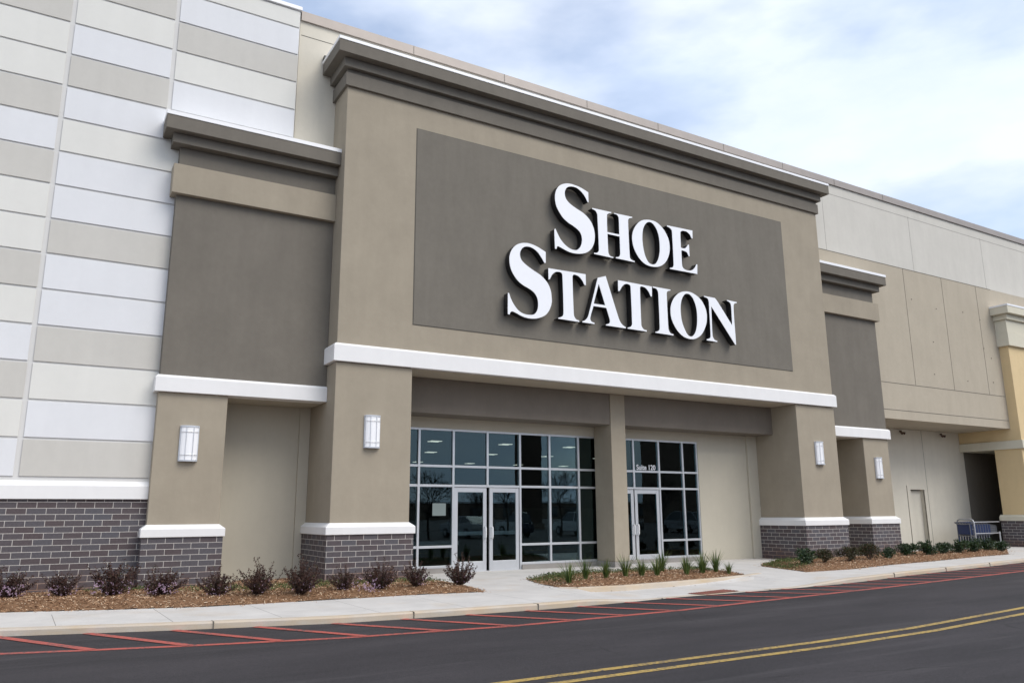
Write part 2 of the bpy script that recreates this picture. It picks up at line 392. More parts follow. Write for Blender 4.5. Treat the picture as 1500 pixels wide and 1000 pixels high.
def bed(name,P,amp,cell=.09):
    x0=min(p[0] for p in P);x1=max(p[0] for p in P);y0=min(p[1] for p in P);y1=max(p[1] for p in P)
    b=MB(); idx={}
    nx=int((x1-x0)/cell)+2;ny=int((y1-y0)/cell)+2
    def vid(i,k):
        if (i,k) not in idx:
            x=x0+i*cell;y=y0+k*cell;idx[i,k]=len(b.v)
            b.v.append((x,y,bedh(P,x,y,amp) if inside(P,x,y) else -.02))
        return idx[i,k]
    for i in range(nx):
        for k in range(ny):
            if inside(P,x0+(i+.5)*cell,y0+(k+.5)*cell):
                b.f.append([vid(i,k),vid(i+1,k),vid(i+1,k+1),vid(i,k+1)]); b.m.append(0)
    o=b.build(name,M['mulchbase'],smooth=True); tag(o,kind='structure'); return o
def scatter_chips(P,amp,n,mb):
    x0=min(p[0] for p in P);x1=max(p[0] for p in P);y0=min(p[1] for p in P);y1=max(p[1] for p in P)
    x0=max(x0,-8.5)
    for _ in range(n):
        x=random.uniform(x0-.3,x1+.3);y=random.uniform(y0-.4,y1)
        if not inside(P,x,y):
            if y>-.2: continue
            e_=edist(P,x,y)
            if e_>.5 or random.random()>.10*(1-e_/.5)**3: continue
            z=slabz(x,y)+.004
            if y<ky(x)+.1: continue
        else: z=bedh(P,x,y,amp)+random.uniform(0,.012)
        l=random.uniform(.02,.062);wd=random.uniform(.006,.016);a=random.uniform(0,pi);ti=random.gauss(0,.35);ro=random.gauss(0,.5)
        d=Vector((cos(a)*cos(ti),sin(a)*cos(ti),sin(ti)))*l/2; n_=Vector((-sin(a)*cos(ro),cos(a)*cos(ro),sin(ro)))*wd/2
        c=Vector((x,y,z+.006)); t=random.random()
        i=len(mb.v); mb.v+=[tuple(c-d-n_),tuple(c+d-n_*.6),tuple(c+d+n_*.6),tuple(c-d+n_)]
        mb.f.append([i,i+1,i+2,i+3]);mb.m.append(0);mb.tone+=[t]*4
for nm,P,amp,n,lab in (('planting_bed',B1,.10,46000,''),('planting_bed',B2,.09,15000,''),('planting_bed',B3,.10,42000,'')):
    bed(nm,P,amp); ch=MB(); ch.tone=[]; scatter_chips(P,amp,n,ch)
    o=ch.build('wood_chip_mulch',M['chips']); tag(o,kind='stuff')
# raised kerb along the front of the middle bed
F2=[(3.95,-3.40),(4.25,-3.68),(5.37,-3.84),(7.22,-3.67),(8.69,-3.50),(9.75,-3.27),(10.5,-3.0)]
k2=MB()
for a,b in zip(F2,F2[1:]):
    for t in range(6):
        p=[Vector(a).lerp(Vector(b),q) for q in (t/6,(t+1)/6)]
        d=(Vector(b)-Vector(a)).normalized(); n_=Vector((d.y,-d.x))
        pr=[]
        for q in p:
            zt=.016; o_=q+n_*.0
            pr.append([(o_.x+n_.x*.03,o_.y+n_.y*.03,RZ-.05),(o_.x+n_.x*.005,o_.y+n_.y*.005,zt-.015),(o_.x-n_.x*.02,o_.y-n_.y*.02,zt),(o_.x-n_.x*.13,o_.y-n_.y*.13,zt),(o_.x-n_.x*.14,o_.y-n_.y*.14,-.05)])
        for k in range(4): k2.face([pr[0][k],pr[1][k],pr[1][k+1],pr[0][k+1]])
tag(k2.build('bed_kerb',M['kerb']),kind='structure')

# ---------------------------------------------------------------- the store building
ST=thing('store_building','long tan store front with tall entrance bay, dark brick piers and stepped cornice','building')
W=17.90; YB=1.02; SY=1.91; WY=.68; WL=-3.73; WR=21.76; PW=1.95; WP=1.46
def part(name,mb,mat=None,parent=ST,**k): return mb.build(name,mat,parent,**k)
# entrance bay
b=MB().box(0,W,0,YB,5.12,13.30); part('entrance_wall',b,M['tan'],bevel=.012)
p=MB().box(1.95,15.94,-.016,.02,6.23,11.58); pp=part('sign_panel',p,M['panel'])
q=MB()
for a in ((1.93,15.96,11.58,11.60),(1.93,15.96,6.21,6.23),(1.93,1.95,6.23,11.58),(15.94,15.96,6.23,11.58)): q.box(a[0],a[1],-.006,.01,a[2],a[3])
q.build('reveal_line',M['joint'],pp)
for nm,e,z0,z1,mt in (('cornice',.38,12.99,13.31,'dark'),('cornice_moulding',.16,12.74,12.988,'dark'),('cornice_frieze',.075,12.27,12.63,'dark'),('cornice_flashing',.395,13.312,13.40,'flash')):
    b=MB().box(-e,W+e,-e,1.3 if nm=='cornice_flashing' else YB,z0,z1); part(nm,b,M[mt],bevel=.01)
b=MB().box(-.03,W+.03,-.03,YB,12.632,12.738); part('cornice_recess',b,M['dark'])
b=MB().cham(-.09,W+.09,-.09,YB,5.105,5.545,.05,.05); part('white_band',b,M['white'],bevel=.008)
b=MB().box(.06,W-.06,.06,1.9,5.0901,5.104); part('soffit',b,M['tanback'])
def pier(x0,x1,y0,y1,ztop,sides='LRF'):
    """stucco pier with white cap and brick base"""
    part('pier',MB().box(x0,x1,y0,y1,1.2,ztop),M['tan'],bevel=.012)
    l=.12 if 'L' in sides else 0; r=.12 if 'R' in sides else 0
    part('pier_cap',MB().cham(x0-l,x1+r,y0-.12,y1,1.10,1.36,.115,.09,sides),M['white'],bevel=.008)
    l=max(0,l-.035); r=max(0,r-.035)
    part('brick_base',MB().box(x0-l,x1+r,y0-.085,y1,-.12,1.10),M['brick'])
pier(0,PW,0,SY,5.088); pier(W-PW,W,0,SY,5.088)
pier(WL,WL+WP,WY,1.98,4.198); pier(WR-WP,WR,WY,1.98,4.198)
# centre column and beams
part('column',MB().box(8.90,9.45,1.03,1.90,.155,5.088),M['tan'],bevel=.012); part('column_plinth',MB().box(8.87,9.48,1.0,1.89,-.03,.154),M['curb_block'])
for a,b_ in ((PW+.001,8.898),(9.452,W-PW-.001)): part('beam',MB().box(a,b_,1.06,1.905,4.15,5.088),M['beam'],bevel=.01)
# wall round the storefront
b=MB(); b.box(PW,15.95,SY,SY+.25,3.862,5.088); b.box(13.20,15.95,SY,SY+.25,-.05,3.862); b.box(15.48,15.948,SY-.07,SY-.002,-.05,5.087)
b.box(1.951,2.0,SY,SY+.25,-.05,3.862)
part('storefront_wall',b,M['recess'])
part('storefront_curb',MB().box(6.26,13.198,SY-.03,SY+.2,-.03,.128).box(2.001,4.06,SY-.03,SY+.2,-.03,.128),M['curb_block'])
# wings
for x0,x1,s in ((WL,-.001,'L'),(W+.001,WR,'R')):
    el=lambda e:(x0-e if s=='L' else x0, x1+e if s=='R' else x1)
    part('wing_wall',MB().box(x0,x1,WY,YB-.01,4.30,9.968),M['dark'],bevel=.01)
    a=el(.12); part('wing_belt',MB().box(a[0],a[1],WY-.14,YB-.012,8.78,9.49),M['tan'],bevel=.01)
    a=el(.19); part('wing_moulding',MB().box(a[0],a[1],WY-.21,YB-.014,9.97,10.208),M['dark'],bevel=.01)
    a=el(.38); part('wing_cornice',MB().box(a[0],a[1],WY-.40,YB-.016,10.21,10.54),M['dark'],bevel=.01)
    a=el(.395); part('wing_flashing',MB().box(a[0],a[1],WY-.415,YB-.018,10.542,10.64),M['flash'],bevel=.006)
    a=el(.09); part('white_band',MB().cham(a[0],a[1],WY-.09,YB-.008,4.20,4.575,.05,.05,'F'+s),M['white'],bevel=.008)
    part('soffit',MB().box(x0+.02,x1-.002,WY+.1,2.0,4.19,4.199) if False else MB().box(x0+.02,x1-.002,YB-.006,3.4 if s=='R' else 2.2,4.20,4.35),M['recess'])
part('recess_wall',MB().box(WL+.3,-.001,1.98,2.2,-.05,4.2).box(-.26,-.002,1.90,1.979,-.05,4.199),M['recess'])
part('recess_wall',MB().box(W+.001,WR,1.985,3.6,-.05,4.2),M['recess'])
# tall rear wall, pale above and beige below
HT=lambda x:14.40-(0 if x<5 else (x-5)/30*.13)
def slope_slab(x0,x1,y0,y1,z0,top):
    m_=MB();i=0
    m_.v=[(x0,y0,z0),(x1,y0,z0),(x1,y1,z0),(x0,y1,z0),(x0,y0,top(x0)),(x1,y0,top(x1)),(x1,y1,top(x1)),(x0,y1,top(x0))]
    m_.f=[[0,3,2,1],[4,5,6,7],[0,1,5,4],[1,2,6,5],[2,3,7,6],[3,0,4,7]]; m_.m=[0]*6; return m_
rw=part('upper_wall',slope_slab(-1.04,5,YB,1.35,10.3,HT),M['alc'])
rw=part('upper_wall',slope_slab(5.002,60,YB,1.35,11.49,HT),M['light'])
j=MB()
for x in (19.72,25.32,30.8,36.3,14.1,8.5): j.box(x-.009,x+.009,YB-.004,YB+.01,11.5,13.95)
m_=slope_slab(5,60,YB-.005,YB+.01,13.975,lambda x:HT(x)-.40); j.v+= [] 
i=len(j.v); j.v+=[(a,b_,c if k>=4 else HT(a)-.417) for k,(a,b_,c) in enumerate(m_.v)]; j.f+=[[i+q for q in f] for f in m_.f]; j.m+=[0]*6
part('panel_joint',j,M['joint2'])
j=MB().box(-1.0,5,YB-.005,YB+.01,13.983,14.0); part('panel_joint',j,M['joint'])
b=MB().box(17.2,60,YB+.002,1.35,5.08,11.488); lw=part('lower_wall',b,M['tanback'])
j=MB()
for x in (24.51,27.23,29.87): j.box(x-.008,x+.008,YB-.004,YB+.02,6.53,11.48)
j.box(21.77,31.1,YB-.005,YB+.02,6.512,6.53); j.box(21.77,31.1,YB-.005,YB+.02,5.43,5.448); j.box(18,31.1,YB-.005,YB+.02,11.478,11.496)
j.build('wall_joint',M['joint'],lw)
for x,z in ((24.9,10.2),(26.6,10.0),(28.6,10.1),(29.9,9.9),(26.1,8.5),(29.9,8.6),(25.9,7.1),(28.3,7.0),(30.3,7.1),(30.4,8.2)): MB().box(x-.02,x+.02,YB-.012,YB+.01,z-.015,z+.02).build('form_tie_hole',M['joint'],lw)
def coping(x0,x1,f,h,mat,nm,e=.06):
    m_=slope_slab(x0,x1,YB-e,1.45,0,lambda x:f(x)+h)
    for k in range(4): a,b_,c=m_.v[k]; m_.v[k]=(a,b_,f(a)+.002)
    part(nm,m_,mat)
coping(-1.03,5,HT,.27,M['coping'],'roof_coping'); coping(5.0,60,HT,.27,M['coping'],'roof_coping')
for x in (2.2,5.2,8.3,11.3,14.4,17.5,20.5,23.6): part('coping_seam',MB().box(x-.006,x+.006,YB-.066,1.0,HT(x)+.005,HT(x)+.268),M['joint'])
# set back alcove under the overhang
b=MB().box(WR,60,1.352,3.7,5.08,5.3); part('alcove_soffit',b,M['tanback'])
b=MB(); 
D0,D1,DZ=26.97,27.98,2.46
b.box(WR+.0,D0,3.39,3.75,-.05,5.078); b.box(D1,31.4,3.39,3.75,-.05,5.078); b.box(D0,D1,3.39,3.75,DZ,5.078)
part('alcove_wall',b,M['alc']); part('passage_shade_wall',MB().box(31.402,60,3.39,3.75,-.05,5.078),M['dark'])  # beyond the joint the wall turns dark stucco, standing in for the passage's shade
for a_,z_ in ((28.25,5.07),(26.74,2.62),(31.4,5.07)): part('alcove_joint',MB().box(a_,a_+.014,3.385,3.4,0,z_),M['joint'])
b=MB(); b.box(D0-.22,D0,3.36,3.42,0,DZ+.18); b.box(D1,D1+.2,3.36,3.42,0,DZ+.18); b.box(D0,D1,3.36,3.42,DZ,DZ+.18)
dr=part('side_door',MB().box(D0,D1,3.56,3.62,.02,DZ),M['alc'])
b.build('door_frame',M['alc'],dr)
MB().box(D0+.02,D1-.02,3.54,3.562,DZ-.05,DZ-.01).build('door_header',M['joint'],dr)
# panelled wing at the left
PY=.94; PT=2.32; PH=.785
b=MB().box(-20,WL+.3,PY,1.4,PT-.1,10.3).box(-20,-1.07,PY,1.4,10.302,14.62); pw=part('panel_wall',b,M['pgap'])
J=[-20,-17.0,-13.6,-9.6,-6.19,-4.03,-1.09]
rowsA='L C B B C A C B B C B A C B A'.split()   # placeholder replaced below
colB={1:'C',2:'B',3:'A',4:'C',5:'A',6:'B',7:'A',8:'A',9:'C',10:'A',11:'A',12:'C',13:'B',14:'A',15:'C'}
colA={1:'A',2:'C',3:'B',4:'B',5:'C',6:'A',7:'C',8:'B',9:'B',10:'C',11:'B',12:'A',13:'C',14:'B',15:'A'}
colC={0:'B',1:'A',2:'C',3:'B',4:'A',5:'B',6:'A',7:'C',8:'A',9:'B',10:'A',11:'C',12:'A',13:'B',14:'A',15:'A'}
cp=MB()
for c in range(len(J)-1):
    for r in range(16):
        zt=PT+PH*(16-r); zb=zt-PH; zt=min(zt,14.60)
        k=(colC if c==len(J)-2 else colB if c==len(J)-3 else colA if c==len(J)-4 else None)
        k=k.get(r,'B') if k else 'ABC'[(r*7+c*5+r//3)%3]
        if c==len(J)-2 and r>5: continue
        low=c==len(J)-3 and r>5
        cp.box(J[c]+.05,(WL+.02 if low else J[c+1]-(.05 if c<len(J)-2 else .0)),PY-.026,PY-.001,zb+.024,zt-.024,M['p'+k])
cp.build('cladding_panel',None,pw,bevel=.006)
part('panel_coping',MB().box(-20,-1.04,PY-.07,1.5,14.622,14.72),M['flash'])
b=MB().cham(-20,WL-.0,PY-.10,PY+.2,1.89,2.26,.08,.10,'F'); part('white_ledge',b,M['white'],bevel=.008)
part('brick_wall',MB().box(-20,WL+.02,PY-.035,PY+.3,-.12,1.888),M['brick'])
part('flood_light',MB().box(-.40,-.33,.86,1.0,13.42,13.50).box(-.38,-.355,.9,1.02,13.34,13.42),M['black'])

# ---------------------------------------------------------------- storefront glazing
MX=[2.0,3.04,4.08,5.16,6.24,7.27,8.32,9.36,10.46,11.51,12.54,13.18]
FZ=[.16,.68,2.30,2.83,3.86]; hw=.032; y0,y1=SY+.02,SY+.14
def isdoor(i): return i in (2,3,7,8)   # bay i between MX[i],MX[i+1]
fr=MB()
for i,x in enumerate(MX):
    zb=.13; 
    if i in (3,8): zb=2.27
    if i in (2,4,7,9): zb=0.0
    a=x-hw if i else x; b_=x+hw if i<len(MX)-1 else x+.02
    fr.box(a,b_,y0,y1,zb,3.86)
for z in FZ:
    for i in range(len(MX)-1):
        if isdoor(i) and z<2: continue
        a=MX[i]+(hw if not (isdoor(i) and z==2.30 and i in (3,8)) else hw); b_=MX[i+1]-hw
        if i==len(MX)-2: b_=MX[i+1]
        zt=z-.055 if z==3.86 else z-.03
        fr.box(a,b_,y0+.003,y1-.003,zt,min(zt+.062,3.86))
SF=part('storefront_frame',fr,M['alu'],bevel=.003)
for i in range(len(MX)-1):
    for k in range(4):
        if isdoor(i) and k<2: continue
        g=MB(); yy=SY+.07+random.uniform(-.002,.002)
        g.box(MX[i]+.03,MX[i+1]-.02,yy,yy+.008,FZ[k]+.02,FZ[k+1]-.02); g.build('pane',M['glass'],SF)
def door(x,wd,hinge,ang,h=2.255):
    """glazed door leaf, origin at its hinge"""
    s=1 if hinge=='L' else -1
    d=MB(); X=lambda a:(min(s*a[0],s*a[1]),max(s*a[0],s*a[1]))
    def bx(a,b_,z0,z1,yy0=0,yy1=.045): u,v=X((a,b_)); d.box(u,v,yy0,yy1,z0,z1)
    bx(0,.11,.012,h);bx(wd-.11,wd,.012,h);bx(.11,wd-.11,.012,.27,.001,.044);bx(.11,wd-.11,h-.12,h,.001,.044)
    o=d.build('door',M['alu'],ST,bevel=.004); o.location=(x,SY+.045,0); o.rotation_euler=(0,0,ang)
    g=MB(); u,v=X((.1,wd-.1)); g.box(u,v,.018,.026,.25,h-.1); g.build('door_glass',M['glass'],o)
    p=MB(); u,v=X((.09,wd-.09)); p.box(u,v,.045,.085,.97,1.07); p.build('push_bar',M['flash'],o)
    hx=s*(wd-.06); q=MB().tube([(hx,-.002,.88),(hx,-.075,.88),(hx,-.085,.92),(hx,-.085,1.14),(hx,-.075,1.18),(hx,-.002,1.18)],.017,8); q.build('handle',M['flash'],o,smooth=True)
door(4.122,1.015,'L',0); door(6.198,1.000,'R',R(3.2)); door(9.40,1.025,'L',0); door(11.468,1.0,'R',0)
for a_,b_ in ((4.1,6.22),(9.38,11.5)): MB().box(a_,b_,SY-.04,SY+.2,-.01,.012).build('threshold',M['alu'],ST)
# suite number on the glass
def textmesh(name,s,h,mat,parent,loc,sx=.62,off=.012,ext=.002):
    cu=bpy.data.curves.new(name,'FONT'); cu.body=s; cu.size=1; cu.offset=off; cu.extrude=ext; tmp=bpy.data.objects.new('tmp',cu)
    me=bpy.data.meshes.new_from_object(tmp); bpy.data.objects.remove(tmp); me.name=name
    xs_=[v.co.x for v in me.vertices]; 
    zs_=[v.co.y for v in me.vertices]; k=h/(max(zs_)-min(zs_)); kx=sx/(max(xs_)-min(xs_)); x0_=min(xs_); z0_=min(zs_)
    for v in me.vertices: v.co=((v.co.x-x0_)*kx,-v.co.z,(v.co.y-z0_)*k)
    me.materials.append(mat); o=bpy.data.objects.new(name,me); COL.objects.link(o); o.parent=parent; o.location=loc; return o
tg=textmesh('suite_number','Suite 120',.165,M['face'],None,(10.60,SY+.062,2.885),.78,.009)
tag(tg,'white lettering reading Suite 120 on the glass above the right hand door','lettering')
nt_=MB().box(3.47,3.87,SY+.052,SY+.056,1.50,1.83); tag(nt_.build('paper_notice',M['paper'],org=(3.67,SY+.054,1.5)),'pale green paper notice stuck inside the glass left of the open door','notice')
# inside of the store
RX0,RX1,RY1,RC=-3,60,48,5.6
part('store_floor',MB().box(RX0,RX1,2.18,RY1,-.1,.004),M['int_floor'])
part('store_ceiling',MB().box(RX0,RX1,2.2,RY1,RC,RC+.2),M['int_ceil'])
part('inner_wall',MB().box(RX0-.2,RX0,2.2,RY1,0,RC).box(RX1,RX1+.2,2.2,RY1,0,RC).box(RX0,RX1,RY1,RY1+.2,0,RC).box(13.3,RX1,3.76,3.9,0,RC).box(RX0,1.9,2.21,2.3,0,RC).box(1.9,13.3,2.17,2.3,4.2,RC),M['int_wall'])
part('partition',MB().box(9.0,14.5,9,9.2,0,1.75),M['olive'])
cn=thing('counter','pale low counter inside the store behind the left hand glass','counter',(4.0,3.6,0))
MB().box(-.9,.9,-.25,.25,.03,.66).build('base',M['int_wall'],cn); MB().box(-.95,.95,-.3,.3,.66,.78).build('top',M['white'],cn)
li0=None
for r_,yy in enumerate((9,14,20,27,36)):
    for c_ in range(12):
        xx=1.5+c_*4.3+(r_%2)*2.1+r_*.9
        sl=(xx+5.74)/(yy+17.9)*19.8-5.74
        if not(1.8<sl<13.3): continue
        if li0 is None:
            li0=thing('ceiling_light','small lit ceiling light hanging inside the dark store, seen through the entrance glass','ceiling light',group='ceiling lights inside the store')
            MB().box(-.32,.32,-.34,.34,.03,.09).build('housing',M['int_wall'],li0); MB().box(-.30,.30,-.28,-.12,.0,.028).build('tube',M['glow'],li0); MB().box(-.30,.30,.12,.28,.0,.028).build('tube',M['glow'],li0)
            o=li0
        else: o=copy_tree(li0)
        o.location=(xx,yy,RC-.35)
# ---------------------------------------------------------------- the neighbouring yellow building
YX=31.16; YF=.62
NB=thing('neighbouring_building','pale yellow neighbouring building with cream cornice at the right edge','building',(YX,YF,0))
def npart(n,mb,mat,**k):
    mb.v=[(a-YX,b-YF,c) for a,b,c in mb.v]; o=mb.build(n,mat,NB,**k); return o
npart('upper_wall',MB().box(YX,60,YF,3.389,4.57,8.80),M['yellow'],bevel=.01)
npart('pier',MB().box(YX,35.4,YF+.04,1.84,1.2,4.20),M['yellow'],bevel=.01)
npart('pier_cap',MB().cham(YX-.12,35.5,YF-.09,1.95,1.10,1.36,.115,.09,'LF'),M['ycream'],bevel=.008)
npart('brick_base',MB().box(YX-.085,35.45,YF-.055,1.92,-.12,1.10),M['brick'])
npart('cream_band',MB().box(YX-.07,60,YF-.07,3.387,4.20,4.565),M['ycream'],bevel=.008)
npart('frieze',MB().box(YX-.12,60,YF-.12,3.0,8.78,9.40).box(YX-.10,60,YF-.10,3.0,9.405,9.968),M['ycream'],bevel=.008)
npart('moulding',MB().box(YX-.18,60,YF-.20,3.0,9.97,10.208),M['ycream'],bevel=.008)
npart('cornice',MB().box(YX-.36,60,YF-.38,3.0,10.21,10.54),M['ycream'],bevel=.01)
npart('flashing',MB().box(YX-.375,60,YF-.395,3.0,10.542,10.62),M['flash'])
npart('added_closure',MB().box(41.0,41.3,1.2,3.38,-.05,4.2).box(35.45,41.3,1.0,1.3,-.05,4.2),M['dark'])  # unseen walls added to close off the passage and keep it dark

